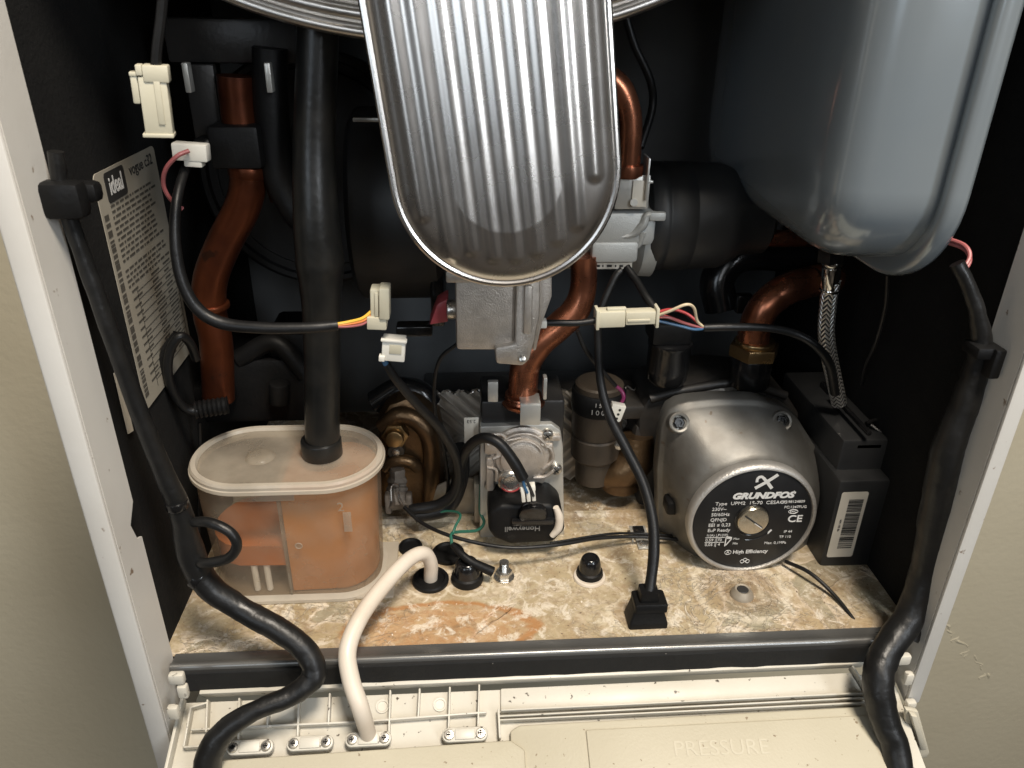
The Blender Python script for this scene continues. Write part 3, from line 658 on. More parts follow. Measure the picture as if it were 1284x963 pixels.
# sensor clip around the left pipe
st = thing('sensor_clip', 'black sensor clip around the left copper pipe', 'pipe clip', A(300, 180, .085))
bm = nb(); box(bm, A(302, 180, .098), (.024, .026, .020), b=.002); box(bm, A(268, 185, .092), (.016, .012, .010), b=.002); part(st, 'clip_body', bm, MT['blk'])
for u in (236, 338):
    bm = nb(); p = A(u, 97, .09); box(bm, p, (.0028, .006, .013), b=.0006); solo('steel_tab', ('thin steel tab left' if u < 300 else 'thin steel tab right')+' of the upper end of the orange copper pipe', 'steel tab', bm, MT['zinc'], 'steel tabs at top left')
bm = nb(); p = A(258, 130, .105); box(bm, p, (.014, .006, .036), b=.001); box(bm, p+V(.02, .004, .028), (.07, .006, .02), b=.002); solo('dark_bracket', 'dark metal bracket behind the steel tabs at top left', 'bracket', bm, MT['darkmetal'])

# centre copper pipe into the gas valve
cc = thing('copper_pipe', 'copper pipe with an S bend rising from the gas valve to the grey casting', 'pipe', A(656, 500, .105), 'copper pipes inside the boiler')
yy = .105
bm = nb(); r = 18.5*pm(655, 480, yy)
tube(bm, uvt([(655, 510, yy), (656, 480, yy), (660, 455, yy), (676, 430, yy+.001), (702, 408, yy+.003), (722, 388, yy+.005), (731, 362, yy+.006), (732, 320, yy+.006)]), [r]*4+[r*.95]*2+[r*.86]*2, seg=32, n=10); part(cc, 'tube', bm, MT['cu'])
bm = nb(); a = A(656, 500, yy)
lathe(bm, [(.0, 0), (.0125, 0), (.0132, .001), (.0132, .0025), (.0112, .003), (.0106, .0045), (.0112, .0055), (.0108, .0065), (.009, .007)], T(a.x, a.y, a.z-.003), 40); part(cc, 'collar', bm, MT['cu'])

# copper bend at upper right of the cover
c2 = thing('copper_pipe', 'copper bend curving down beside the right edge of the ribbed steel cover', 'pipe', A(790, 222, .11), 'copper pipes inside the boiler')
yy = .11; bm = nb(); tube(bm, uvt([(735, 92, yy), (758, 96, yy), (778, 112, yy), (789, 145, yy), (789, 185, yy), (786, 222, yy)]), [15.5*pm(790, 150, yy)]*6, seg=28, n=10); part(c2, 'tube', bm, MT['cu'])
bm = nb(); a = A(786, 212, yy); lathe(bm, [(0, -.003), (.0085, -.003), (.0088, 0), (.0085, .0025), (0, .0028)], T(*a), 32); part(c2, 'collar', bm, MT['cu'])

# copper elbow above the pump
c3 = thing('copper_pipe', 'copper elbow with a brass nut above the pump', 'pipe', A(945, 440, .12), 'copper pipes inside the boiler')
yy = .125; r = 20*pm(950, 400, yy)
bm = nb(); tube(bm, [A(944, 435, yy), A(947, 410, yy), A(960, 383, yy), A(988, 362, yy+.006), A(1022, 352, yy+.022), A(1050, 348, yy+.05)], r, seg=30, n=10); part(c3, 'tube', bm, MT['cu'])
bm = nb(); a = A(944, 446, yy); cyl(bm, a, a+V(0, 0, .0085), .0155, seg=6, b=.0012); cyl(bm, a+V(0, 0, .0080), a+V(0, 0, .011), .0122, b=.0008); part(c3, 'brass_nut', bm, MT['nut'])
bm = nb(); cyl(bm, a-V(0, 0, .020), a, .0125, .0122, b=.001); part(c3, 'black_union', bm, MT['blkg'])
bm = nb(); tube(bm, uvt([(925, 297, .14), (960, 299, .14), (1030, 298, .15)]), .0052, seg=20)
tagit(solo('copper_pipe', 'short dark copper pipe leaving the black cylinder under the expansion vessel', 'pipe', bm, MT['cu']), None, None, 'copper pipes inside the boiler')
bm = nb(); tube(bm, uvt([(905, 388, .16), (900, 350, .165), (930, 320, .17), (1010, 320, .18)]), .011, seg=24); box(bm, A(932, 380, .15), (.010, .008, .012), b=.001)
solo('black_pipe', 'fat black pipe looping behind the copper elbow', 'pipe', bm, MT['blkg'])

# ================================================================== fan, castings, cylinder
fn = thing('fan_housing', 'large matt black fan housing left of the ribbed steel cover', 'fan', A(485, 400, .11))
bm = nb(); p0, p1 = A(432, 275, .115), A(545, 275, .115); zc = (A(480, 150, .115).z+A(480, 405, .115).z)/2; hh = (A(480, 150, .115).z-A(480, 405, .115).z)/2
lathe(bm, [(hh-.006, 0), (hh-.001, .003), (hh, .006), (hh, p1.x-p0.x), (hh-.003, p1.x-p0.x+.004), (.03, p1.x-p0.x+.006)], fr(V(p0.x, .115+hh*.9, zc), (1, 0, 0), (0, 1, 0)), 64); part(fn, 'drum', bm, MT['fan'])
bm = nb(); box(bm, V(A(548, 360, .12).x, .135, A(548, 360, .12).z), (.008, .03, .05), b=.002); box(bm, A(520, 412, .10), (.02, .01, .006), b=.001); part(fn, 'end_bracket', bm, MT['blkg'])
bm = nb(); box(bm, A(480, 150, .112), (.03, .003, .002), b=.0005); part(fn, 'steel_strip', bm, MT['zinc'])
# volute behind the hose
vo = thing('volute', 'dark round air duct with a raised edge ring behind the condensate hose', 'air duct', A(370, 345, .19))
bm = nb(); c = A(395, 215, .19)
lathe(bm, [(.071, -.03), (.071, -.002), (.069, 0), (.066, 0), (.065, -.003), (.060, -.003), (.059, -.001), (0, -.001)], fr(c, (0, -1, .1), (1, 0, 0)), 96); part(vo, 'duct_shell', bm, MT['fan'])
# dark block at lower left behind the trap
db = thing('hydraulic_block', 'black moulded hydraulic block in the shade behind the trap', 'hydraulic block', A(330, 500, .13))
bm = nb(); box(bm, A(330, 470, .15), (.085, .05, .045), b=.006); box(bm, A(375, 430, .15), (.03, .04, .03), b=.004); box(bm, A(265, 490, .125), (.03, .02, .014), b=.004)
tube(bm, uvt([(300, 450, .13), (345, 430, .13), (385, 470, .125)]), .006, seg=16); cyl(bm, A(350, 480, .12), A(350, 505, .12), .006, b=.001)
part(db, 'block_body', bm, MT['blk'])

# aluminium casting under the cover
ca = thing('aluminium_casting', 'rough cast aluminium air inlet hanging directly below the ribbed steel cover', 'casting', A(630, 460, .065))
y0 = .062; bm = nb()
pts = [(570, 330), (690, 330), (690, 372), (676, 402), (668, 430), (650, 448), (640, 446), (634, 440), (572, 440)]
P = [A(u, v, y0) for u, v in pts]
prism(bm, [(p.x, p.z) for p in P[:1]+[A(648, 330, y0)]+[A(646, 440, y0)]+P[-1:]], -y0-.045, -y0, Matrix(((1, 0, 0, 0), (0, 0, -1, 0), (0, 1, 0, 0), (0, 0, 0, 1))), .0022)
part(ca, 'casting_body', bm, MT['alu'])
FRT = Matrix(((1, 0, 0, 0), (0, 0, -1, 0), (0, 1, 0, 0), (0, 0, 0, 1)))
bm = nb()
prism(bm, [(p.x, p.z) for p in uvt([(648, 330, .058), (678, 330, .058), (677, 395, .058), (670, 430, .058), (664, 452, .058), (656, 460, .058), (622, 457, .058), (620, 436, .058), (646, 432, .058)])], -.100, -.058, FRT, .0018)
prism(bm, [(p.x, p.z) for p in uvt([(678, 330, .064), (692, 330, .064), (692, 372, .064), (680, 405, .064), (672, 440, .064), (668, 440, .064)])], -.100, -.064, FRT, .0012)
box(bm, A(662, 388, .057), (.0042, .003, .026), b=.0012); box(bm, A(590, 345, .06), (.024, .006, .006), b=.001)
part(ca, 'mounting_lug', bm, MT['alu'])
bm = nb(); cyl(bm, A(572, 388, .075), A(560, 388, .075), .0052, b=.0012); part(ca, 'port', bm, MT['screw'])
bm = nb(); cyl(bm, A(655, 450, .059), A(655, 450, .056), .0018, b=.0004); part(ca, 'screw', bm, MT['screw'])
bm = nb(); prism(bm, [(p.x, p.z) for p in uvt([(538, 408, .08), (562, 404, .08), (562, 374, .08), (548, 382, .08)])], -.095, -.08, FRT, .001)
solo('red_label_tab', 'red label glued beside the small round port of the aluminium casting', 'label', bm, MT['redlabel'])

# grey casting on the right with the black cylinder
cx0 = A(818, 280, .12); cyc, rad = .155, 0
zt_, zb_ = A(860, 216, .12).z, A(860, 345, .12).z; zc = (zt_+zb_)/2; hr = (zt_-zb_)/2
cb = thing('black_cylinder', 'large matt black horizontal cylinder beside the grey casting', 'motor', V(A(890, 340, .12).x, .14, zb_))
xa, xb = A(808, 280, .13).x, A(962, 280, .13).x
bm = nb(); W_ = xb-xa
hr *= 1.06
lathe(bm, [(hr*.80, 0), (hr*.92, .001), (hr, .005), (hr, W_*.13), (hr*.985, W_*.14), (hr*.985, W_*.155), (hr, W_*.165), (hr*1.0, W_*.34), (hr*.985, W_*.35), (hr*.985, W_*.36), (hr*.99, W_*.37), (hr*.97, W_*.62), (hr*.9, W_*.70), (hr*.74, W_*.80), (hr*.70, W_), (hr*.5, W_+.004)], fr(V(xa, .14, zc), (1, 0, 0), (0, 1, 0)), 64)
part(cb, 'drum', bm, MT['fan'])
gc = thing('grey_casting', 'pale grey die cast housing with a lever, between the ribbed cover and the black cylinder', 'casting', A(770, 335, .12))
bm = nb(); x1 = A(700, 300, .12).x; x2 = A(824, 300, .12).x
hz_ = hr*.70; ccz = A(780, 302, .12).z
lathe(bm, [(hz_*.9, 0), (hz_, .002), (hz_, x2-x1-.012), (hz_*1.2, x2-x1-.008), (hz_*1.22, x2-x1)], fr(V(x1, .14, ccz), (1, 0, 0), (0, 1, 0)), 48)
box(bm, V((x1+x2)/2+.006, .130, ccz+hz_*.45), (x2-x1-.02, .045, hz_*.9), b=.004); part(gc, 'housing', bm, MT['alu2'])
bm = nb(); tube(bm, uvt([(762, 296, .112), (790, 294, .110), (806, 282, .108), (812, 270, .108), (829, 270, .108)]), [.0035, .0035, .0038, .003, .0028], seg=12, flat=.7); box(bm, A(824, 271, .107), (.009, .004, .0048), b=.001)
tube(bm, uvt([(760, 312, .112), (785, 312, .111), (800, 306, .110), (806, 290, .108)]), .0022, seg=10)
part(gc, 'lever', bm, MT['alu2'])
bm = nb(); p = A(770, 315, .110); box(bm, p, (.026, .006, .012), b=.002); part(gc, 'pad', bm, MT['alu2'])
bm = nb(); p = A(750, 333, .112); box(bm, A(755, 333, .113), (.034, .0012, .0036), FR if False else None); lbp = part(gc, 'label_strip', bm, MT['labelw'])
bm = nb()
for u, w in ((728, .002), (733, .001), (742, .004), (750, .003), (756, .001), (764, .004), (772, .001), (779, .003)): box(bm, A(u, 333.5, .1122), (w*.7, .0003, .0012))
part(lbp, 'print', bm, MT['ink'])
# spring clip on top of the grey casting
sc_ = thing('spring_clip', 'bent steel spring clip below the copper bend at the right of the cover', 'clip', A(795, 258, .11))
bm = nb(); box(bm, A(793, 241, .108), (.018, .0015, .018), b=.0004); box(bm, A(812, 225, .105)+V(0, .006, 0), (.0012, .014, .022), b=.0003); box(bm, A(805, 226, .112), (.010, .010, .0015), b=.0003); cyl(bm, A(795, 254, .107), A(795, 254, .1045), .002)
part(sc_, 'clip_plate', bm, MT['zinc'])
bm = nb(); box(bm, A(802, 243, .1065), (.008, .0005, .014), b=.0002); part(sc_, 'paper_tag', bm, MT['labelw'])

# ================================================================== plate heat exchanger
phx = thing('plate_heat_exchanger', 'wide stack of corrugated dark steel plates behind the gas valve', 'heat exchanger', (.19, .165, 0))
py = .155; x0, x1 = A(528, 500, py).x, A(835, 500, py).x; ztop = A(680, 489, py).z; zbot = .006
bm = nb(); box(bm, ((x0+x1)/2, py+.022, (ztop+zbot)/2-.002), (x1-x0, .036, ztop-zbot-.004), b=.003); part(phx, 'plate_stack', bm, MT['darkmetal'])
bm = nb(); nxp, nzp = 420, 130; rows = []
xm_ = A(690, 540, py).x
for j in range(nzp+1):
    z = zbot+(ztop-zbot)*j/nzp; row = []
    for i in range(nxp+1):
        x = x0+(x1-x0)*i/nxp
        zz = abs(z-(ztop-.030)); ph_ = (x-x0)*1.0+ (-(zz) if True else 0)
        h = .0040*(.5+.5*math.cos((x + 1.0*(z-ztop))*0+(x + (1.0*(z-ztop) if z > ztop-.034 else -1.0*(z-ztop)-.068))*2*math.pi/.0092))**2-.0012
        row.append(V(x, py-h-.0005, z+(.0012*math.cos(x*2*math.pi/.0100) if j == nzp else 0)))
    rows.append(row)
loft(bm, rows, False, False, closed=False); part(phx, 'corrugated_plate', bm, MT['plate'], ang=80)
bm = nb(); tube(bm, [V(x0+(x1-x0)*i/160, py-.0008+.0012*math.sin(i*.9), ztop+.0012*math.cos((x1-x0)*i/160*2*math.pi/.0092)+.0004) for i in range(161)], .0006, seg=6, smooth=False); part(phx, 'bright_edge', bm, MT['rim'])
# mounting sheet at the foot
bm = nb(); p = uvt([(536, 650, .118), (612, 650, .118), (612, 606, .118), (575, 600, .118), (548, 612, .118)]); prism(bm, [(q.x, q.z) for q in p], -.122, -.120, FRT, .0004)
box(bm, A(598, 626, .112), (.0035, .010, .030), b=.0005)
solo('grey_mounting_sheet', 'flat grey metal sheet at the foot of the heat exchanger, left of the gas valve', 'metal sheet', bm, MT['dirty'])

# ================================================================== brass valve body on the left
bv = thing('brass_valve_body', 'tarnished brass valve body with hexagon plugs between the trap and the gas valve', 'valve', A(515, 640, .125))
yv = .128
bm = nb()
prism(bm, [(q.x, q.z) for q in uvt([(474, 640, yv), (472, 560, yv), (474, 528, yv), (486, 508, yv), (508, 500, yv), (530, 506, yv), (548, 524, yv), (556, 560, yv), (556, 640, yv)])], -yv-.03, -yv, FRT, .006)
tube(bm, uvt([(540, 632, yv-.002), (542, 580, yv-.003), (535, 540, yv-.003), (505, 520, yv-.002), (478, 535, yv)]), [.0058, .0058, .0062, .0058, .005], seg=20, n=10)
tube(bm, uvt([(482, 586, yv-.003), (495, 578, yv-.005), (512, 578, yv-.005), (524, 586, yv-.003)]), .004, seg=14)
part(bv, 'body', bm, MT['brass'])
bm = nb(); a = A(496, 541, yv); cyl(bm, a, a+V(0, -.007, 0), .0088, seg=6, b=.001); cyl(bm, a+V(0, -.006, 0), a+V(0, -.0115, .0005), .0062, .0055, b=.0008); part(bv, 'hex_plug', bm, MT['nut'])
bm = nb(); a = A(497, 562, yv); cyl(bm, a, a+V(0, -.005, 0), .0055, b=.0008); part(bv, 'small_plug', bm, MT['brown'])
bm = nb(); cyl(bm, a+V(0, -.004, 0), a+V(0, -.006, 0), .0026, b=.0005); part(bv, 'screw', bm, MT['screw'])
# black elbow ring round it
bm = nb(); tube(bm, uvt([(470, 505, .15), (500, 488, .15), (526, 492, .148), (540, 508, .147)]), .008, seg=20); part(bv, 'black_pipe_arm', bm, MT['blkg'])
# encrusted sensor plug
sn = thing('sensor_plug', 'grey encrusted sensor plug pointing down at the foot of the brass valve', 'sensor', A(500, 640, .11))
bm = nb(); P = uvt([(498, 588, .118), (498, 604, .116), (498, 618, .112), (500, 636, .105)])
tube(bm, P, [.0045, .0062, .0070, .0066], seg=8, n=5, fn=lambda i, a: 1+.10*math.sin(i*1.7)+.12*math.sin(a*3)); 
for s in (-1, 1): box(bm, A(500+s*13, 630, .108), (.004, .007, .014), b=.0012)
part(sn, 'plug_body', bm, MT['resin'])
bm = nb(); tube(bm, uvt([(491, 628, .1005), (491, 610, .1045), (500, 608, .1045), (501, 622, .101), (506, 634, .098)]), .0005, seg=6); part(sn, 'wire_spring', bm, MT['screw'])

# ================================================================== gas valve
gv = thing('gas_valve', 'silver gas valve with a cast cover, steel plate and cross head screws, at centre', 'gas valve', A(655, 690, .09))
yg = .098
bm = nb(); prism(bm, [(q.x, q.z) for q in uvt([(602, 690, yg), (602, 520, yg), (612, 506, yg), (695, 532, yg), (705, 560, yg), (707, 690, yg)][:1]+[(602, 535, yg), (692, 532, yg), (703, 540, yg), (706, 560, yg), (708, 690, yg)])], -yg-.018, -yg, FRT, .001); part(gv, 'steel_plate', bm, MT['zinc'])
bm = nb(); a, b, c, d = uvt([(603, 505, yg+.012), (706, 505, yg+.012), (706, 534, yg), (603, 534, yg)]); box(bm, V((a.x+b.x)/2, yg+.022, (a.z+d.z)/2-.006), (b.x-a.x, .036, a.z-d.z+.022), b=.0018); part(gv, 'valve_block', bm, MT['darkmetal'])
bm = nb(); cc_ = A(652, 572, yg); Mg = faces_front(cc_)
lathe(bm, [(.0195, -.001), (.0195, .002), (.018, .003), (.0165, .003), (.016, .005), (.0135, .0055), (.0130, .0075), (.0105, .0085), (.0075, .0088), (0, .009)], Mg @ T(.001, .002, 0), 48)
box(bm, (-.012, .010, .002), (.020, .012, .006), Mg, b=.002); box(bm, (.013, .006, .002), (.014, .010, .005), Mg, b=.002); box(bm, (-.0185, -.010, .002), (.005, .024, .007), Mg, b=.0015)
box(bm, (.014, -.008, .0015), (.014, .006, .005), Mg @ RZ(-25), b=.0015); box(bm, (.012, .014, .0015), (.024, .004, .004), Mg, b=.001)
for r_ in (.0155, .0120):
    tube(bm, [Mg @ V(r_*math.cos(t_)+.001, r_*math.sin(t_)+.004, .0058 if r_ > .013 else .0085) for t_ in [R(20+14*k) for k in range(11)]], .0009, seg=8, smooth=False)
for P in ([(-.022, .018), (-.012, .019), (-.008, .015), (.000, .0165)], [(-.020, .012), (-.013, .0135), (-.010, .006), (-.0165, .002)], [(.012, .012), (.018, .008), (.0195, .000), (.014, -.006)], [(-.0205, -.004), (-.0150, -.006), (-.0145, -.014)], [(.008, -.012), (.015, -.012), (.020, -.008)]):
    tube(bm, [Mg @ V(x, y, .0052) for x, y in P], .0011, seg=8, n=5)
part(gv, 'cast_cover', bm, MT['alu'])
bm = nb(); p = Mg @ T(-.006, -.0125, 0); lathe(bm, [(.0078, 0), (.0078, .0095), (.0068, .0105), (.0060, .0095), (.0056, .0085), (.0044, .0085), (.0042, .0098), (0, .0098)], p, 40); part(gv, 'adjuster', bm, MT['screw'])
bm = nb(); tube(bm, [p @ V(.0064*math.cos(t_), .0064*math.sin(t_), .0102) for t_ in [R(215+11*k) for k in range(11)]], .0006, seg=6, smooth=False); part(gv, 'red_mark', bm, MT['red'])
for u, v in ((686, 543), (673, 560), (697, 586), (614, 606), (641, 612)):
    bm = nb(); q = A(u, v, yg); m = faces_front(q) @ RZ(37)
    hb = .004 if (u, v) != (673, 560) else .0062
    lathe(bm, [(0, -.002), (.0035, -.001), (.0035, hb-.0012), (.0030, hb-.0002), (.0026, hb), (0, hb+.0003)], m, 24)
    s_ = part(gv, 'screw', bm, MT['screw'])
    bm = nb(); box(bm, (0, 0, hb+.0002), (.0036, .0008, .0005), m); box(bm, (0, 0, hb+.0002), (.0008, .0036, .0005), m); part(s_, 'cross_recess', bm, MT['ink'])
# coil
bm = nb(); yc = .074; pc = [A(u, v, yc) for u, v in ((612, 666), (613, 644), (626, 634), (692, 633), (706, 645), (709, 666), (694, 681), (640, 684), (620, 676))]
prism(bm, [(q.x, q.z) for q in pc], -yg-.004, -yc, FRT, .003, 3); co = part(gv, 'solenoid_coil', bm, MT['blk'])
bm = nb(); q = A(668, 643, yc); cyl(bm, q+V(0, .002, 0), q+V(0, -.003, -.001), .009, b=.002); box(bm, A(668, 652, yc)+V(0, -.001, 0), (.026, .003, .005), b=.001); part(co, 'coil_boss', bm, MT['blkg'])
bm = nb(); tube(bm, uvt([(697, 636, yc-.0005), (701, 648, yc-.0005), (700, 662, yc-.0005), (692, 672, yc-.0005)]), [.0018, .0026, .0026, .0018], seg=12); part(co, 'pale_handle', bm, MT['whose'])
bm = nb(); q = A(655, 668, yc-.0012); m = faces_front(q) @ RZ(180)
text(bm, 'Honeywell', .0050, m @ T(0, -.0030, 0), off=.00008); text(bm, '230V~', .0036, m @ T(-.006, -.0068, 0)); text(bm, 'V4944', .0026, m @ T(-.006, -.0102, 0))
part(co, 'lettering', bm, MT['greyprint'])
# barcode tag of the valve
bm = nb(); q = A(591, 536, .106); m = faces_front(q); box(bm, (0, -.002, 0), (.0088, .018, .0006), m, b=.0002); tg = part(gv, 'serial_tag', bm, MT['labelw'])
bm = nb(); text(bm, '2.53', .0032, m @ T(0, .0045, .0004) @ RZ(180)); part(tg, 'print', bm, MT['ink'])
# brackets holding the copper pipe
bm = nb(); q = A(665, 520, .088); box(bm, q, (.0118, .0012, .0135), b=.0004); box(bm, q+V(0, .0065, .0068), (.0118, .013, .001), b=.0003); bkt = part(gv, 'clip_bracket', bm, MT['zinc'])
bm = nb(); box(bm, A(618, 490, .10), (.0060, .004, .013), b=.0005); part(gv, 'side_bracket', bm, MT['zinc']); bm = nb(); box(bm, A(683, 485, .10), (.0022, .006, .014), b=.0005); part(gv, 'side_bracket', bm, MT['zinc'])

# ================================================================== brown flow valve right of the gas valve
fv = thing('brown_valve', 'tall brown and brass valve with a black lettered band, between gas valve and pump', 'valve', A(750, 615, .13))
yv = .135; xc = A(748, 560, yv).x; zv = lambda v: A(748, v, yv-.012).z
bm = nb(); prf = [(0, zv(614)), (.0120, zv(612)), (.0125, zv(598)), (.0128, zv(586)), (.0160, zv(580)), (.0162, zv(556)), (.0150, zv(554)), (.0165, zv(550)), (.0168, zv(518)), (.0160, zv(516))]
lathe(bm, prf+[(0, zv(516)+.0005)], T(xc-.001, yv, 0), 40); part(fv, 'cartridge', bm, MT['brown'])
bm = nb(); lathe(bm, [(0, zv(522)), (.0172, zv(522)), (.0175, zv(520)), (.0175, zv(500)), (.0165, zv(497)), (0, zv(496))], T(xc-.001, yv, 0), 40); bnd = part(fv, 'black_band', bm, MT['blk'])
bm = nb(); lathe(bm, [(0, zv(497)), (.0155, zv(497)), (.0155, zv(491)), (.014, zv(489)), (0, zv(488.5))], T(xc-.001, yv, 0), 40); part(fv, 'cap', bm, MT['brown'])
bm = nb()
for i, chh in enumerate('1006015'):
    a = R(-112+11*i); r_ = .0178; p = V(xc-.001+r_*math.cos(a), yv+r_*math.sin(a), zv(513)); text(bm, chh, .0048, fr(p, (math.cos(a), math.sin(a), 0), (-math.sin(a), math.cos(a), 0)))
for i, chh in enumerate('15'):
    a = R(-105+9*i); r_ = .0178; p = V(xc-.001+r_*math.cos(a), yv+r_*math.sin(a), zv(504)); text(bm, chh, .0040, fr(p, (math.cos(a), math.sin(a), 0), (-math.sin(a), math.cos(a), 0)))
part(bnd, 'lettering', bm, MT['white'])
bm = nb(); tube(bm, uvt([(760, 596, .134), (780, 590, .130), (797, 575, .13), (800, 545, .132)]), [.010, .0125, .0125, .010], seg=24); lathe(bm, [(0, 0), (.013, 0), (.0125, .016), (0, .017)], T(A(778, 612, .13).x, .133, A(778, 612, .13).z), 30)
part(fv, 'brass_branch', bm, MT['brass'])
bm = nb(); q = A(775, 556, .118); cyl(bm, q, q+V(0, -.004, 0), .0028, b=.0006); part(fv, 'screw', bm, MT['screw'])
# ================================================================== pump
dc = A(944, 654, .058); rg_ = 84.5*pm(943, 650, .058)*.985; yp = dc.y
pu = thing('circulation_pump', 'silver alloy circulation pump with a round black printed face plate, at right on the base', 'pump', (dc.x, .09, .0))
def sup(cx, cz, w, h, y, e, n=64):
    o = []
    for i in range(n):
        a = 2*math.pi*i/n; c, s = math.cos(a), math.sin(a)
        o.append(V(cx+w*math.copysign(abs(c)**(2/e), c), y, cz+h*math.copysign(abs(s)**(2/e), s)))
    return o
rc = A(930, 578, .118); tz = A(930, 501, .118).z; hw = (A(1034, 580, .118).x-A(824, 580, .118).x)/2; rx = (A(1034, 580, .118).x+A(824, 580, .118).x)/2; rh = .045; rcz = tz-rh
bm = nb()
def lerp(a, b, t): return a+(b-a)*t
def around(pts, c, n=72):
    '''resample a closed outline (x, z) at even angles about c'''
    out = []
    for k in range(n):
        a = 2*math.pi*k/n; d = (math.cos(a), math.sin(a)); best = None
        for p, q in zip(pts, pts[1:]+pts[:1]):
            ex, ez = q[0]-p[0], q[1]-p[1]; den = d[0]*ez-d[1]*ex
            if abs(den) < 1e-12: continue
            wx, wz = p[0]-c[0], p[1]-c[1]; t = (wx*ez-wz*ex)/den; u_ = (wx*d[1]-wz*d[0])/den
            if t > 0 and -1e-6 <= u_ <= 1+1e-6 and (best is None or t > best): best = t
        out.append(best)
    out = [(out[k-1]+6*out[k]+out[(k+1) % n])/8 for k in range(n)]
    return out
fy = .098; fp = [A(u, v, fy) for u, v in ((824, 590), (830, 535), (838, 514), (854, 505), (900, 501), (950, 502), (985, 512), (1000, 524), (1042, 592), (1043, 606), (1024, 702), (1000, 716), (900, 724), (840, 716), (826, 660))]
fc = (sum(p.x for p in fp)/len(fp), sum(p.z for p in fp)/len(fp)); fo = around([(p.x, p.z) for p in fp], fc)
def fring(k, y, t=0.0):
    r = []
    for i in range(72):
        a = 2*math.pi*i/72; q = lerp(fo[i]*k, rg_*.985, t); r.append(V(lerp(fc[0], dc.x, t)+q*math.cos(a), y, lerp(fc[1], dc.z, t)+q*math.sin(a)))
    return r
loft(bm, [fring(.97, .111), fring(.99, .1105), fring(1, .109), fring(1, fy+.002), fring(.99, fy), fring(.955, fy-.001), fring(.94, fy-.003), fring(.92, fy-.010, .16), fring(.91, fy-.018, .42), fring(.92, fy-.025, .70), fring(.96, fy-.030, .9), fring(1, fy-.0325, 1), fring(1, yp+.006, 1)])
part(pu, 'motor_body', bm, MT['pump'], ang=50)
Mp = faces_front(V(dc.x, yp, dc.z)); k_ = rg_
bm = nb(); lathe(bm, [(k_*.97, -.010), (k_*.99, -.006), (k_*.995, -.003), (k_*.985, -.0012), (k_*.955, 0), (k_*.925, 0), (k_*.915, -.0008), (k_*.91, -.002), (0, -.002)], Mp, 96); part(pu, 'face_ring', bm, MT['pumprim'], ang=50)
dr = k_*.905; bm = nb(); lathe(bm, [(dr, -.002), (dr, -.0011), (dr*.99, -.0009), (0, -.0009)], Mp, 96); dk = part(pu, 'face_plate', bm, MT['disc'])
# lettering; unit = plate radius
def tx(bm, s, x, y, h, al='LEFT', off=0, shear=0, sx=1.0): text(bm, s, h*dr*1.38, Mp @ T(x*dr, y*dr, -.00085), ax=al, off=off*dr, shear=shear, sx=sx)
bm = nb()
tx(bm, 'GRUNDFOS', .10, .50, .115, 'CENTER', off=.009, shear=.25, sx=1.22); tx(bm, '\u2019', .60, .53, .10)
def bar(bm, x0, y0, x1, y1, w, h=.00018):
    p = V(x0*dr, y0*dr, -.0008); q = V(x1*dr, y1*dr, -.0008); d = q-p; m = Mp @ fr((p+q)/2, (0, 0, 1), d); box(bm, (0, 0, 0), (d.length, w*dr, h), m)
# the crossed mark above the name
def ribbon(bm, pts, w, h=.00018):
    S = [p for p in spline([V(x*dr, y*dr, 0) for x, y in pts], 6)]; L_, R_ = [], []
    for i, p in enumerate(S):
        d = (S[min(i+1, len(S)-1)]-S[max(i-1, 0)]).normalized(); nrm = V(-d.y, d.x, 0)*w*dr/2; L_.append(p+nrm); R_.append(p-nrm)
    t = nb(); loft(t, [[Mp @ (a+V(0, 0, -.00085-h)), Mp @ (b+V(0, 0, -.00085-h)), Mp @ (b+V(0, 0, -.00085+h)), Mp @ (a+V(0, 0, -.00085+h))] for a, b in zip(L_, R_)]); merge(bm, t)
ribbon(bm, [(-.06, .655), (.03, .715), (.15, .80), (.285, .91)], .055); ribbon(bm, [(-.045, .775), (-.05, .82), (-.03, .865), (.02, .875), (.06, .845)], .045, .00021)
ribbon(bm, [(.055, .85), (.085, .815), (.11, .79)], .05, .00023); ribbon(bm, [(.14, .755), (.18, .70), (.225, .645)], .055, .00021)
tx(bm, 'Type  UPM2  15-70  CESAO3', -.68, .36, .066, sx=1.10); tx(bm, 'P/N:98124809', .42, .365, .052)
tx(bm, 'PC:1247FUG', .50, .255, .052)
for i, s in enumerate(('230V~', '50/60Hz', 'QFNJD', 'EEI \u2264 0,23', 'EuP Ready')): tx(bm, s, -.72+(.0 if i < 3 else -.02), .25-.108*i, .066)
tx(bm, 'I1(A) | P1(W)', -.74, -.285, .048)
tx(bm, '0,59 | 70', -.75, -.385, .058); tx(bm, '0,05 |  4', -.75, -.48, .058)
for yv_ in (-.33, -.432): bar(bm, -.76, yv_, -.42, yv_, .008)
bar(bm, -.56, -.30, -.56, -.53, .008)
tx(bm, 'Max', -.27, -.37, .045); tx(bm, 'Min', -.27, -.47, .045)
for (a0, b0, a1, b1) in ((-.40, -.32, -.40, -.52), (-.40, -.32, -.30, -.34), (-.40, -.35, -.30, -.36), (-.385, -.50, -.30, -.36)): bar(bm, a0, b0, a1, b1, .018)
tx(bm, 'CE', .60, .01, .14, sx=1.1, off=.003)
tx(bm, 'IP 44', .58, -.25, .052); tx(bm, 'TF 110', .52, -.36, .052); tx(bm, 'Max. 0,1MPa', .28, -.48, .054)
tx(bm, 'A', -.325, -.655, .06, 'CENTER'); tx(bm, 'High Efficiency', -.24, -.655, .075, off=.002)
tube(bm, [Mp @ V((-.325+.055*math.cos(t_))*dr, (-.655+.045*math.sin(t_))*dr, -.0008) for t_ in [2*math.pi*k/20 for k in range(21)]], .00018, seg=4, smooth=False)
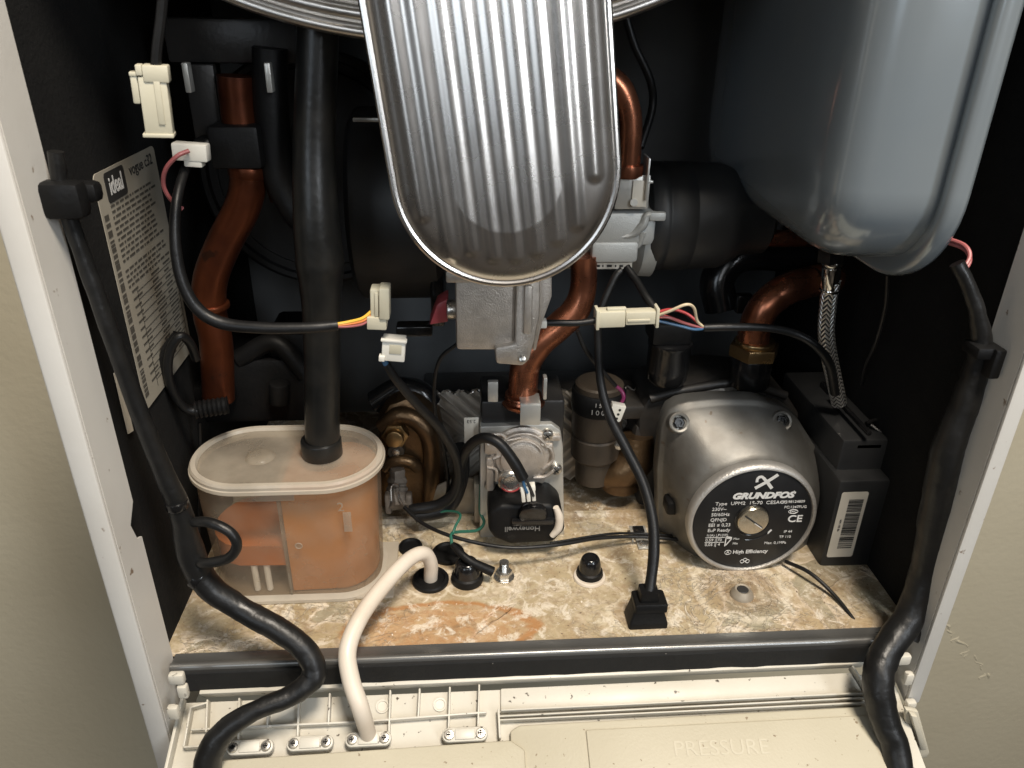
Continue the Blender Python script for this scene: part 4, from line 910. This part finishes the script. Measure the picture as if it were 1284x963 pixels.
tube(bm, [Mp @ V((.67+.08*math.cos(t_))*dr, (.165+.04*math.sin(t_))*dr, -.0008) for t_ in [2*math.pi*k/20 for k in range(21)]], .00018, seg=4, smooth=False); tx(bm, 'EAC', .67, .165, .045, 'CENTER')
for dx_ in (-.045, 0, .045): tube(bm, [Mp @ V((dx_+.035*math.cos(t_))*dr, (-.86+(.03 if dx_ == 0 else 0)+.035*math.sin(t_))*dr, -.0008) for t_ in [2*math.pi*k/14 for k in range(15)]], .0002, seg=4, smooth=False)
bar(bm, .30, -.28, .36, -.20, .03)
part(dk, 'lettering', bm, MT['white'])
bm = nb()
for r_, a0, a1 in ((.30, -125, -10), (.40, -100, -35)):
    tube(bm, [Mp @ V(r_*dr*math.cos(R(t_)), r_*dr*math.sin(R(t_)), -.0009) for t_ in range(a0, a1, 6)], .0004, seg=6, smooth=False)
part(dk, 'moulded_arc', bm, MT['blkg'])
bm = nb(); q = Mp @ V(-.02*dr, .05*dr, -.001); ks = .262*dr; mk = faces_front(q)
lathe(bm, [(ks*1.12, -.0002), (ks*1.12, .0004), (ks*1.02, .0006), (0, .0006)], mk, 48); part(pu, 'screw_seat', bm, MT['blkg'])
bm = nb(); lathe(bm, [(ks, 0), (ks, .0030), (ks*.95, .0036), (0, .0036)], mk, 48); kn = part(pu, 'vent_screw', bm, MT['knob'])
bm = nb(); box(bm, (0, 0, .0036), (ks*1.55, ks*.11, .0006), mk @ RZ(-38)); part(kn, 'slot', bm, MT['ink'])
bm = nb(); box(bm, (ks*.35, -ks*.33, .0038), (ks*.7, ks*.07, .0005), mk @ RZ(-0) @ Matrix.Identity(4)) if False else tube(bm, [mk @ V(ks*.08, -ks*.12, .0038), mk @ V(ks*.58, -ks*.50, .0038)], .0003, seg=5, smooth=False); part(kn, 'slot_edge', bm, MT['white'])
for u, v in ((852, 527), (981, 525)):
    bm = nb(); q = A(u, v+3, fy-.0085); m = fr(q, (0, -1, .6)); lathe(bm, [(.0066, -.006), (.0062, .0002), (.0056, .0006), (.0044, .0002), (.0042, -.0025), (0, -.0025)], m, 28); b_ = part(pu, 'bolt_seat', bm, MT['pump'])
    bm = nb(); lathe(bm, [(.0036, -.0024), (.0036, -.0004), (.0030, 0), (.0018, 0), (.0016, -.001), (0, -.001)], m, 6); part(b_, 'socket_bolt', bm, MT['blkg'])
bm = nb(); box(bm, A(843, 632, .085), (.010, .012, .010), b=.0025); part(pu, 'rubber_foot', bm, MT['blk'])

# black hydraulic block behind the pump, with cap
hb_ = thing('pump_volute', 'glossy grimy black pump casing behind the silver pump, under the black cap', 'pump casing', (rx, .15, .0))
bm = nb(); z1 = A(900, 488, .135).z; xa, xb = A(812, 500, .135).x, A(1000, 500, .135).x
prism(bm, [(q.x, q.z) for q in uvt([(800, 640, .13), (800, 520, .13), (815, 494, .13), (860, 482, .13), (900, 476, .13), (950, 480, .13), (985, 492, .13), (1003, 520, .13), (1003, 600, .13)])], -.172, -.129, FRT, .004)
box(bm, A(790, 500, .15), (.05, .04, .010), b=.002); box(bm, A(805, 560, .145), (.02, .03, .05), b=.004)
tube(bm, uvt([(815, 500, .128), (870, 487, .128), (930, 480, .128), (985, 496, .128)]), .003, seg=14)
part(hb_, 'casing_body', bm, MT['stain'])
bm = nb(); q = A(890, 470, .15); lathe(bm, [(.024, 0), (.024, .012), (.020, .016), (0, .017)], T(q.x, q.y, q.z-.012), 40); part(hb_, 'stained_dome', bm, MT['plate'])
cp_ = thing('black_cap', 'glossy black round cap standing between the nylon inline connector and the pump', 'cap', A(835, 475, .13))  # a plain black cap, not known to vent air
bm = nb(); q = A(835, 478, .13); q2 = A(835, 428, .13); L_ = (q2.z-q.z)
lathe(bm, [(0, 0), (.0105, 0), (.0125, .003), (.0132, .010), (.0132, L_-.003), (.0138, L_-.002), (.0138, L_), (.012, L_+.001), (0, L_+.001)], T(*q), 44); part(cp_, 'cap_body', bm, MT['blkg'])
bm = nb(); box(bm, A(838, 412, .132), (.024, .022, .014), b=.002); part(cp_, 'cap_block', bm, MT['blk'])

# ================================================================== pump control box
cbx = thing('pump_control_box', 'matt black electrical box with a barcode label, right of the pump', 'control box', (.36, .10, .0))
f0 = .060; xl_, xr_ = A(1040, 660, f0).x, A(1112, 640, f0).x; ztp = A(1085, 603, f0).z; zbt = A(1055, 722, f0).z
bm = nb(); box(bm, ((xl_+xr_)/2, .095, (ztp+zbt)/2), (xr_-xl_, .07, ztp-zbt), b=.0022); zt2 = A(1080, 552, .072).z
box(bm, ((xl_+xr_)/2+.002, .118, (zt2+zbt)/2), (xr_-xl_-.002, .092, zt2-zbt), b=.0022)
part(cbx, 'box_body', bm, MT['fan'])
bm = nb(); box(bm, A(1090, 560, .072)+V(0, .006, 0), (.018, .012, .006), b=.002); box(bm, A(1070, 520, .09)+V(0, .004, -.001), (.003, .05, .003), b=.001)
tube(bm, uvt([(1086, 531, .085), (1100, 526, .088), (1124, 527, .088), (1130, 537, .084), (1122, 546, .08), (1108, 544, .08), (1092, 533, .085)]), .0012, seg=8); box(bm, A(1112, 537, .084), (.010, .008, .002), b=.0008); box(bm, A(1045, 490, .135), (.014, .014, .008), b=.0015)
box(bm, A(1080, 482, .14), (.012, .012, .008), b=.0015); part(cbx, 'cover_details', bm, MT['blkg'])
bm = nb(); q = V(A(1062, 658, f0).x, f0-.0003, A(1062, 658, f0).z); mb = faces_front(q); lw = (A(1080, 658, f0).x-A(1045, 658, f0).x)*.93; lh_ = A(1072, 618, f0).z-A(1053, 699, f0).z
prism(bm, rrect(lw, lh_, .0015), 0, .0002, mb); lb2 = part(cbx, 'barcode_label', bm, MT['labelw'])
bm = nb(); yy = -lh_*.36; rb = random.Random(5)
while yy < lh_*.40:
    h = rb.choice((.0003, .0004, .0007, .0011)); box(bm, (lw*.10, yy+h/2, .00025), (lw*.55, h, .0001), mb); yy += h+rb.choice((.0003, .0004, .0007))
text(bm, '98 581 504', .0019, mb @ T(-lw*.30, 0, .00025) @ RZ(90)); part(lb2, 'barcode', bm, MT['ink'])

# ================================================================== small things on the base
fz = .0008
def grommet(u, v, kind, label, s=1.0):
    q = AZ(u, v, 0); t = thing('grommet', label, 'grommet', (q.x, q.y, fz), 'black rubber grommets in the base')
    m = T(q.x, q.y, 0)
    bm = nb()
    if kind == 'flat': lathe(bm, [(0, 0), (.0102*s, 0), (.0104*s, .002), (.0098*s, .003), (.0085*s, .0032), (.0075*s, .0018), (.003*s, .0016), (0, .0018)], m, 40); part(t, 'flange', bm, MT['blk'])
    else:
        lathe(bm, [(0, 0), (.0098*s, 0), (.0102*s, .002), (.0096*s, .0045), (.0080*s, .0055), (.0074*s, .006), (0, .006)], m, 40); part(t, 'flange', bm, MT['blk'])
        bm = nb(); lathe(bm, [(.0084*s, .005), (.0080*s, .009), (.0070*s, .0125), (.0060*s, .0140), (.0052*s, .0144), (.0046*s, .0132), (0, .0130)], m, 36); part(t, 'dome', bm, MT['blkg'])
    return t
grommet(540, 729, 'flat', 'flat black grommet that the white hose passes through', 1.05)
grommet(562, 696, 'flat', 'flat empty black grommet behind the domed one left of the hexagon stud', .98)
grommet(586, 727, 'dome', 'domed black grommet right beside the white hose, left of the hexagon stud', .95)
grommet(739, 722, 'dome', 'domed black grommet standing alone in the middle of the stained base', .80)
grommet(515, 688, 'flat', 'small black grommet partly hidden behind the bend of the white hose', .72)
q = AZ(739, 724, 0); bm = nb(); lathe(bm, [(.0072, 0), (.0098, .0004), (.0094, .0016), (.0084, .0020), (.0074, .0016)], T(q.x, q.y, 0), 36); solo('limescale_ring', 'pale ring of limescale around the lone domed grommet', 'limescale ring', bm, MT['whose'])
q = AZ(632, 724, 0); hs = thing('hexagon_stud', 'steel hexagon stud standing on the base right of the grommets', 'stud', (q.x, q.y, fz))
bm = nb(); lathe(bm, [(0, 0), (.0062, 0), (.0062, .001), (.0050, .0012)], T(q.x, q.y, 0), 32); cyl(bm, q+V(0, 0, .001), q+V(0, 0, .0055), .0050, seg=6, b=.0006); part(hs, 'nut', bm, MT['screw'])
bm = nb(); tube(bm, [q+V(0, 0, .005+.0004*i) for i in range(18)], .0026, seg=16, smooth=False, fn=lambda i, a: 1+.10*(i % 2)); part(hs, 'thread', bm, MT['screw'])
q = AZ(930, 746, 0); bm = nb(); lathe(bm, [(0, .0004), (.0030, .0004), (.0034, .0042), (.0044, .0046), (.0062, .0020), (.0068, .0004), (.0068, 0)], T(q.x, q.y, 0), 36)
ey = thing('eyelet', 'small dirty round eyelet in the base below the pump', 'eyelet', (q.x, q.y, fz)); part(ey, 'ring', bm, MT['dirty'])
bm = nb(); lathe(bm, [(0, .0030), (.0034, .0042), (.0030, .0046), (0, .0046)], T(q.x, q.y, 0), 24); part(ey, 'dark_bore', bm, MT['ink'])
q = AZ(805, 680, 0); cp2 = thing('cable_clip', 'small steel clip screwed to the base beside the mains lead, holding the thin lead', 'clip', (q.x, q.y, fz))
bm = nb(); box(bm, (q.x-.0015, q.y+.006, .0045), (.0105, .010, .0012), b=.0004); box(bm, (q.x, q.y-.003, .0012), (.0078, .010, .001), b=.0003); box(bm, (q.x-.006, q.y+.004, .0025), (.0012, .008, .005), b=.0003); part(cp2, 'clip_plate', bm, MT['zinc'])
bm = nb(); cyl(bm, q+V(0, -.004, .001), q+V(0, -.004, .0032), .0030, b=.0006); part(cp2, 'screw', bm, MT['screw'])
bm = nb(); box(bm, (q.x-.0015, q.y+.006, .0058), (.007, .006, .0012), b=.0004); part(cp2, 'dark_pad', bm, MT['blkg'])
# moulded mains plug
a, b = AZ(789, 791, 0), AZ(838, 791, 0); pc_ = (a+b)/2+V(0, .008, 0); w = (b-a).length
ml = thing('mains_lead', 'black mains lead running down into a moulded plug at the front of the base', 'cable', (pc_.x, pc_.y, fz))
bm = nb()
def rr4(w, d, z, dx=0, dy=0): return [V(pc_.x+dx+x, pc_.y+dy+y, z) for x, y in rrect(w, d, .0012, 3)]
loft(bm, [rr4(w, .014, 0), rr4(w, .014, .003), rr4(w*.96, .013, .0045), rr4(w*.80, .012, .010, 0, .001), rr4(w*.76, .012, .0115, 0, .001)])
loft(bm, [rr4(w*.84, .013, .0105, .001, .001), rr4(w*.84, .013, .015, .001, .001), rr4(w*.78, .012, .0158, .001, .001)])
loft(bm, [rr4(w*.50, .009, .0155, 0, .001), rr4(w*.46, .009, .022, 0, .001)])
part(ml, 'plug', bm, MT['blk'])
bm = nb(); tube(bm, [pc_+V(0, 0, .018)] + uvt([(817, 722, .026), (820, 690, .034), (818, 650, .045), (806, 605, .058), (785, 562, .070), (764, 520, .080), (753, 478, .088), (750, 435, .092), (752, 395, .095), (770, 350, .10), (780, 338, .102)]), [.0034, .0030, .0032, .0030, .0030, .0030, .0028, .0024, .0021, .0020, .0020, .0020], seg=16, n=10); part(ml, 'lead', bm, MT['cable'])

# ================================================================== white hose
wh = thing('white_hose', 'white flexible hose curving from the base over the front rail to the flap', 'hose', AZ(540, 728, 0))
bm = nb(); c_ = FM @ V(*FL(462, 922), -.0004)
tube(bm, [AZ(540, 728, 0)+V(0, 0, .001)] + uvt([(540, 706, .056), (531, 694, .052), (512, 702, .043), (482, 733, .024), (452, 774, .004), (436, 815, -.012), (440, 852, -.022), (452, 888, -.030)]) + [c_], [.0041, .0041, .0041, .0042, .0043, .0044, .0045, .0045, .0044, .0041], seg=24, n=12)
part(wh, 'tube', bm, MT['whose'])

# ================================================================== harnesses
def wob(k): return lambda i, a: 1+.07*noise.noise(V(i*.22, math.cos(a)*.9, math.sin(a)*.9+k))+.045*(((i*.17+a/(2*math.pi)) % 1)-.5)
lh1 = thing('taped_harness', 'thick black taped wiring harness snaking down the left side and over the rail', 'wiring harness', A(330, 790, -.01))
pp = [(70, 190, .0), (78, 245, .0), (100, 310, .0), (132, 400, .0), (165, 490, .002), (200, 580, .003), (226, 640, .004), (240, 695, .004), (262, 735, .002), (305, 765, -.002), (350, 790, -.008), (385, 818, -.014), (393, 848, -.020), (365, 872, -.026), (318, 892, -.032), (280, 918, -.037), (262, 950, -.042), (258, 1000, -.048)]
ww = [10, 10, 10, 11, 11, 12, 14, 17, 16.5, 15, 15, 15, 15, 13, 12, 15, 17, 18]
bm = nb(); tube(bm, uvt(pp), [w_*pm(*p) for w_, p in zip(ww, pp)], seg=24, n=10, fn=wob(1)); part(lh1, 'bundle', bm, MT['tape'])
bm = nb(); tube(bm, uvt([(238, 655, .004), (262, 655, .0), (288, 667, -.003), (297, 684, -.004), (286, 700, -.004), (258, 706, -.002), (246, 704, .002)]), [6.5*pm(270, 680, 0)]*7, seg=16); part(lh1, 'side_loop', bm, MT['tape'])
for u, v, r_ in ((222, 632, 13), (250, 722, 17)):
    bm = nb()
    i_ = min(range(len(pp)), key=lambda i: abs(pp[i][1]-v)); q = A(u, v, .003); d = (A(*pp[i_+1])-A(*pp[i_])).normalized(); cyl(bm, q-d*.002, q+d*.002, (r_+1.0)*pm(u, v, 0), b=.0005)
    part(lh1, 'cable_tie', bm, MT['blkg'])
bm = nb(); box(bm, A(80, 250, -.002), (.0165, .010, .014), b=.003); box(bm, A(106, 240, .004), (.012, .008, .008), b=.0025)
solo('harness_clip', 'black clip holding the left harness at the top of the rating label', 'cable clip', bm, MT['blk'], 'harness clips')
rh1 = thing('taped_harness', 'thick black taped wiring harness running down the right side past the flap', 'wiring harness', A(1150, 800, -.01))
pp = [(1200, 330, .005), (1213, 356, .002), (1226, 395, .0), (1229, 440, .0), (1212, 500, .0), (1188, 565, .0), (1174, 640, .0), (1162, 710, -.002), (1142, 770, -.008), (1112, 815, -.018), (1101, 850, -.027), (1107, 895, -.036), (1123, 940, -.046), (1130, 1010, -.062)]
ww = [9, 9, 10, 14, 17, 19, 19, 18, 18, 18, 19, 18, 17, 17]
bm = nb(); tube(bm, uvt(pp), [w_*pm(*p) for w_, p in zip(ww, pp)], seg=24, n=10, fn=wob(4)); part(rh1, 'bundle', bm, MT['tape'])
bm = nb(); tube(bm, uvt([(1250, 455, .004), (1232, 520, .004), (1205, 590, .004), (1190, 680, .003), (1168, 750, -.004), (1140, 800, -.012)]), .0048, seg=14); part(rh1, 'second_strand', bm, MT['cable'])
bm = nb(); box(bm, A(1232, 438, -.003), (.012, .012, .006), b=.0015); box(bm, A(1243, 452, -.006), (.005, .010, .014), b=.001)
solo('harness_clip', 'black clip holding the right harness against the right flange', 'cable clip', bm, MT['blk'], 'harness clips')
bm = nb()
for k, (c, du) in enumerate((('r', 0), ('p', 5))): tube(bm, uvt([(1165, 296+du*.8, .03), (1190, 300+du, .022), (1210, 308+du, .014), (1216, 322+du, .009), (1206, 340+du, .005)]), .0009, seg=8)
solo('red_wires', 'pair of red wires under the right edge of the expansion vessel', 'wires', bm, MT['pink'])

# ================================================================== thin cables
def cable(label, pts, r, m='cable', cat='cable', name='cable', group='thin black cables'):
    bm = nb(); tube(bm, uvt(pts), r, seg=12, n=10); return solo(name, label, cat, bm, MT[m], group)
c1 = thing('sensor_cable', 'black cable sweeping in front of the condensate hose, ending in yellow and red wires', 'cable', A(330, 412, .04))
bm = nb(); tube(bm, uvt([(262, 178, .088), (240, 196, .080), (224, 240, .060), (219, 290, .050), (226, 345, .045), (246, 385, .043), (278, 405, .042), (330, 411, .040), (385, 411, .040), (424, 408, .042)]), [.0022, .0022, .0022, .0024, .0027, .0029, .0030, .0028, .0026, .0025], seg=16, n=10); part(c1, 'sheath', bm, MT['cable'])
for i, (cn, dv) in enumerate((('yellow', -2.5), ('orange', 0), ('pink', 3))):
    bm = nb(); tube(bm, uvt([(420, 408+dv*.5, .042), (438, 406+dv, .045), (455, 402+dv*1.3, .049), (468, 392+dv*1.6, .053)]), .0008, seg=8); part(c1, ('yellow', 'orange', 'red')[i]+'_wire', bm, MT[cn])
def connector(name, label, c, w, h, d, rz, m='conn', group='white plug connectors', ry=0):
    mm = faces_front(c) @ RZ(rz) @ Matrix.Rotation(R(ry), 4, 'Y'); t = thing(name, label, 'connector', c, group)
    return t, mm
t, m = connector('plug_connector', 'pale nylon plug fed by the yellow and red wires', A(476, 385, .055), 0, 0, 0, -3)
bm = nb(); box(bm, (0, .0015, 0), (.0082, .018, .009), m, b=.0008); box(bm, (.0028, .004, .002), (.0050, .016, .010), m, b=.0008); box(bm, (-.001, -.0065, .002), (.0095, .0065, .008), m, b=.0006); part(t, 'housing', bm, MT['conn'])
bm = nb(); box(bm, (-.001, .003, .0048), (.0018, .012, .0012), m, b=.0003); part(t, 'latch', bm, MT['conn'])
t, m = connector('plug_connector', 'square white plug hanging below the yellow wired one', A(494, 436, .055), 0, 0, 0, -6)
bm = nb(); box(bm, (0, 0, 0), (.0115, .0118, .008), m, b=.0006); box(bm, (0, .0055, .003), (.0128, .0014, .004), m, b=.0004); box(bm, (-.0055, -.0045, .003), (.003, .003, .004), m, b=.0004); part(t, 'housing', bm, MT['connw'])
bm = nb(); box(bm, (.001, .0010, .0042), (.006, .005, .0004), m, b=.0002); part(t, 'latch', bm, MT['conn'])
c4 = thing('blue_wired_cable', 'black cable curving from the square white plug round behind the gas valve', 'cable', A(550, 600, .08))
bm = nb(); tube(bm, uvt([(484, 456, .058), (497, 476, .060), (522, 506, .066), (552, 538, .076), (573, 578, .088), (572, 612, .098), (552, 632, .102), (515, 640, .104)]), [.0020, .0024, .0026, .0028, .0030, .0032, .0036, .0040], seg=14, n=10); part(c4, 'sheath', bm, MT['cable'])
bm = nb(); tube(bm, uvt([(483, 447, .057), (482, 452, .057), (485, 459, .058)]), .0016, seg=10); part(c4, 'blue_wire', bm, MT['blue'])
bm = nb(); tube(bm, uvt([(578, 560, .105), (577, 600, .106), (560, 636, .106), (520, 646, .104)]), .0052, seg=16, n=10); solo('black_cable_loop', 'fat black cable loop around the right side of the brass valve', 'cable', bm, MT['cable'], 'thin black cables')
cable('thin black cable hanging from the left foot of the aluminium casting past the brass valve', [(572, 432, .08), (552, 450, .082), (545, 480, .086), (546, 520, .09), (556, 560, .098), (562, 610, .105), (553, 640, .108)], .0011)
t5 = thing('coil_lead', 'black lead arching over the gas valve to the small white plug on its coil', 'cable', A(620, 560, .08))
bm = nb(); tube(bm, uvt([(576, 608, .10), (578, 582, .092), (588, 560, .082), (606, 549, .075), (626, 556, .070), (643, 577, .067), (656, 600, .065)]), [.0030]*5+[.0033, .0034], seg=16, n=10); part(t5, 'sheath', bm, MT['cable'])
bm = nb(); tube(bm, uvt([(655, 598, .0645), (657, 608, .0635), (661, 618, .0635)]), .0009, seg=8); part(t5, 'blue_wire', bm, MT['blue'])
bm = nb(); tube(bm, uvt([(659, 600, .0645), (664, 610, .0635), (669, 622, .0635)]), .0009, seg=8); part(t5, 'black_wire', bm, MT['ink'])
t, m = connector('plug_connector', 'small white three way plug pushed onto the black gas valve coil', A(662, 617, .066), 0, 0, 0, 6)
bm = nb()
for dx_ in (-.0030, .0, .0030): box(bm, (dx_, 0, 0), (.0022, .0105, .005), m, b=.0004)
box(bm, (0, .003, -.0008), (.0090, .0036, .0045), m, b=.0003); part(t, 'housing', bm, MT['connw'])
cable('thin black lead running from the sensor plug along the base to the pump', [(507, 636, .100), (528, 655, .088), (562, 671, .074), (610, 683, .066), (650, 687, .064), (700, 683, .068), (750, 675, .078), (800, 673, .084), (862, 677, .084)], .0012)
cable('second thin lead lying just behind the first between the gas valve and the pump', [(690, 681, .072), (760, 670, .082), (800, 669, .088), (862, 673, .088)], .0008)
gw = thing('earth_wire', 'green earth wire with a black boot, coming down behind the gas valve to the grommets', 'wire', AZ(600, 715, .001))
bm = nb(); tube(bm, uvt([(603, 608, .10), (602, 640, .100), (607, 655, .094), (598, 665, .088), (575, 667, .080), (566, 670, .074), (567, 685, .066)]), .0010, seg=10); tube(bm, uvt([(532, 647, .104), (560, 641, .100), (577, 645, .090), (571, 660, .080), (567, 672, .074)]), .0008, seg=10); part(gw, 'green_wire', bm, MT['green'])
bm = nb(); tube(bm, uvt([(567, 683, .066), (578, 694, .060), (592, 705, .056), (618, 717, .054)]), [.0016, .0022, .0026, .0030], seg=14); part(gw, 'boot', bm, MT['blk'])
# inline connector and its wires
t, m = connector('inline_connector', 'long pale nylon inline connector joining wires above the black cap', A(785, 397, .07), 0, 0, 0, 1.5)
bm = nb(); box(bm, (-.0085, 0, 0), (.0150, .0088, .008), m, b=.0007); box(bm, (.0075, 0, 0), (.0165, .0072, .007), m, b=.0007); box(bm, (-.0155, 0, 0), (.0018, .0108, .009), m, b=.0005); box(bm, (.0158, 0, 0), (.0018, .0108, .009), m, b=.0005); part(t, 'housing', bm, MT['conn'])
bm = nb(); box(bm, (-.0055, .0050, .001), (.010, .0016, .003), m, b=.0004); box(bm, (.006, -.001, .0036), (.012, .0014, .0008), m, b=.0003); part(t, 'latch', bm, MT['conn'])
c6 = thing('signal_cable', 'black cable with frayed coloured wires running from the inline connector over the pump', 'cable', A(950, 410, .07))
bm = nb(); tube(bm, uvt([(882, 411, .072), (920, 410, .072), (960, 411, .074), (995, 418, .078), (1022, 433, .077), (1040, 457, .079), (1047, 493, .084)]), [.0021]*3+[.0023]*2+[.0027]*2, seg=14, n=10); part(c6, 'sheath', bm, MT['cable'])
for cn, pts in (('red', [(823, 393, .07), (845, 400, .07), (866, 408, .072), (884, 411, .072)]), ('pink', [(823, 398, .07), (838, 398, .068), (858, 405, .07), (884, 412, .072)]), ('blue', [(824, 402, .07), (850, 408, .07), (870, 413, .07), (884, 412, .072)]), ('cream', [(824, 396, .07), (840, 390, .066), (860, 382, .064), (870, 386, .066), (874, 402, .07), (882, 410, .072)]), ('rust', [(822, 392, .071), (842, 388, .075), (862, 394, .075), (880, 409, .073)])):
    bm = nb(); tube(bm, uvt(pts), .0008, seg=8); part(c6, {'rust': 'dark_red', 'pink': 'pink'}.get(cn, cn)+'_wire', bm, MT[cn])
cable('black cable joining the left end of the inline connector to the aluminium casting', [(746, 402, .07), (725, 405, .07), (700, 405, .07), (684, 405, .07)], .0018)
bm = nb(); box(bm, A(681, 405, .07), (.0035, .0055, .004), b=.0005); solo('small_white_socket', 'tiny white socket against the right side of the aluminium casting', 'connector', bm, MT['connw'], 'white plug connectors')
cable('black cable descending from the grey casting to the red wires of the inline connector', [(786, 335, .10), (798, 352, .092), (810, 372, .08), (822, 388, .072)], .0021)
c7 = cable('thin black cable crossing behind the mains lead to the three hole plug', [(724, 415, .10), (735, 440, .10), (756, 466, .102), (772, 484, .104)], .0013)
bm = nb(); tube(bm, uvt([(772, 484, .104), (779, 490, .104), (782, 498, .103), (778, 507, .103)]), .0012, seg=8); solo('magenta_wire', 'short magenta wire entering the three hole white plug', 'wire', bm, MT['magenta'])
t, m = connector('plug_connector', 'small white plug with three dark holes, right of the mains lead', A(771, 514, .102), 0, 0, 0, -14)
bm = nb(); prism(bm, [(-.0042, .0058), (.0045, .0058), (.0042, -.0045), (.0022, -.0058), (-.0034, -.0058)], 0, .005, m, .0005); hs_ = part(t, 'housing', bm, MT['connw'])
bm = nb()
for k in (-.003, 0, .003): cyl(bm, m @ V(.0012, k, .0045), m @ V(.0012, k, .0052), .0008, seg=12)
part(hs_, 'pin_hole', bm, MT['ink'])
cable('thin dark lead looping down the right foam wall below the expansion vessel', [(1113, 345, .05), (1110, 385, .055), (1098, 430, .065), (1086, 458, .08), (1081, 482, .10)], .0010)
cable('thin dark strap trailing from under the pump to the right end of the rail', [(985, 704, .060), (1015, 718, .046), (1045, 745, .032), (1072, 780, .014), (1092, 815, .001), (1094, 826, -.003)], .0012)
cable('thin black cable curving behind the copper bend at the top', [(782, 10, .14), (795, 55, .14), (815, 100, .14), (818, 135, .14), (803, 185, .13)], .0022)
c8 = thing('pink_wire_plug', 'small white plug with a drooping pink wire beside the orange copper pipe', 'connector', A(240, 190, .07), 'white plug connectors')
m = faces_front(A(240, 190, .07)) @ RZ(-4); bm = nb(); box(bm, (0, 0, 0), (.0155, .0078, .007), m, b=.0008); box(bm, (.001, -.0035, 0), (.008, .006, .006), m, b=.0006); part(c8, 'housing', bm, MT['connw'])
bm = nb(); tube(bm, uvt([(237, 189, .065), (222, 196, .062), (208, 212, .062), (205, 232, .064), (214, 250, .066), (229, 262, .068)]), .0010, seg=8); part(c8, 'pink_wire', bm, MT['pink'])
c9 = thing('hanging_connector', 'large pale nylon connector hanging by a dark wire at top left', 'connector', A(192, 175, .03), 'white plug connectors')
m = faces_front(A(193, 126, .03)) @ RZ(-3) @ Matrix.Rotation(R(12), 4, 'Y') @ Matrix.Scale(.78, 4)
bm = nb(); box(bm, (.001, -.003, 0), (.0132, .029, .009), m, b=.0008); box(bm, (.0005, -.0165, 0), (.0148, .002, .0105), m, b=.0005); box(bm, (.003, .0130, 0), (.012, .008, .0105), m, b=.0008); box(bm, (-.0075, .006, 0), (.0034, .015, .007), m, b=.0008); box(bm, (-.0045, .0145, .001), (.003, .005, .008), m, b=.0005); part(c9, 'housing', bm, MT['conn'])
bm = nb(); box(bm, (-.0072, .0125, .001), (.0042, .002, .006), m, b=.0004); box(bm, (.003, .0, .0048), (.003, .022, .0008), m, b=.0003); part(c9, 'latch', bm, MT['conn'])
bm = nb(); tube(bm, uvt([(207, -40, .03), (202, 20, .03), (197, 60, .03), (195, 90, .03)]), .0020, seg=10); part(c9, 'wire', bm, MT['cable'])
# hoop of cable and plug by the hydraulic block
lp = thing('cable_hoop', 'black cable hoop with a ribbed plug behind the rating label', 'cable', A(250, 510, .08))
bm = nb(); tube(bm, uvt([(262, 515, .082), (232, 512, .078), (213, 480, .074), (212, 445, .074), (225, 422, .076), (238, 430, .08), (246, 450, .085)]), .0024, seg=12, n=10); tube(bm, uvt([(250, 518, .082), (226, 506, .08), (206, 470, .078), (207, 440, .078), (222, 418, .08)]), .0022, seg=12, n=10); part(lp, 'cable', bm, MT['cable'])
bm = nb(); P = uvt([(245, 514, .082), (286, 508, .086)]); tube(bm, [P[0]+(P[1]-P[0])*k/14 for k in range(15)], .0052, seg=14, smooth=False, fn=lambda i, a: 1.0-.14*(i % 2)); part(lp, 'ribbed_plug', bm, MT['blk'])
cable('very thin dark capillary tube running straight down behind the left of the trap', [(250, 530, .085), (251, 580, .085), (249, 640, .08), (250, 700, .07)], .0009)
bm = nb(); cyl(bm, A(306, 44, .12), A(306, 44, .115), .0028, b=.0008); solo('small_bolt', 'tiny shiny bolt head in the dark near the top left, below the round plate', 'bolt', bm, MT['screw'])
bm = nb(); prism(bm, [(q.y, q.z) for q in [AX(u, v, 0.0008-.006) for u, v in ((142, 468), (148, 466), (166, 540), (160, 544))]], 0, .0006, Matrix(((0, 0, 1, XL+.0008), (1, 0, 0, 0), (0, 1, 0, 0), (0, 0, 0, 1))))
solo('pale_sticker_strip', 'narrow pale sticker strip on the left lining below the rating label', 'sticker', bm, MT['labelw'])
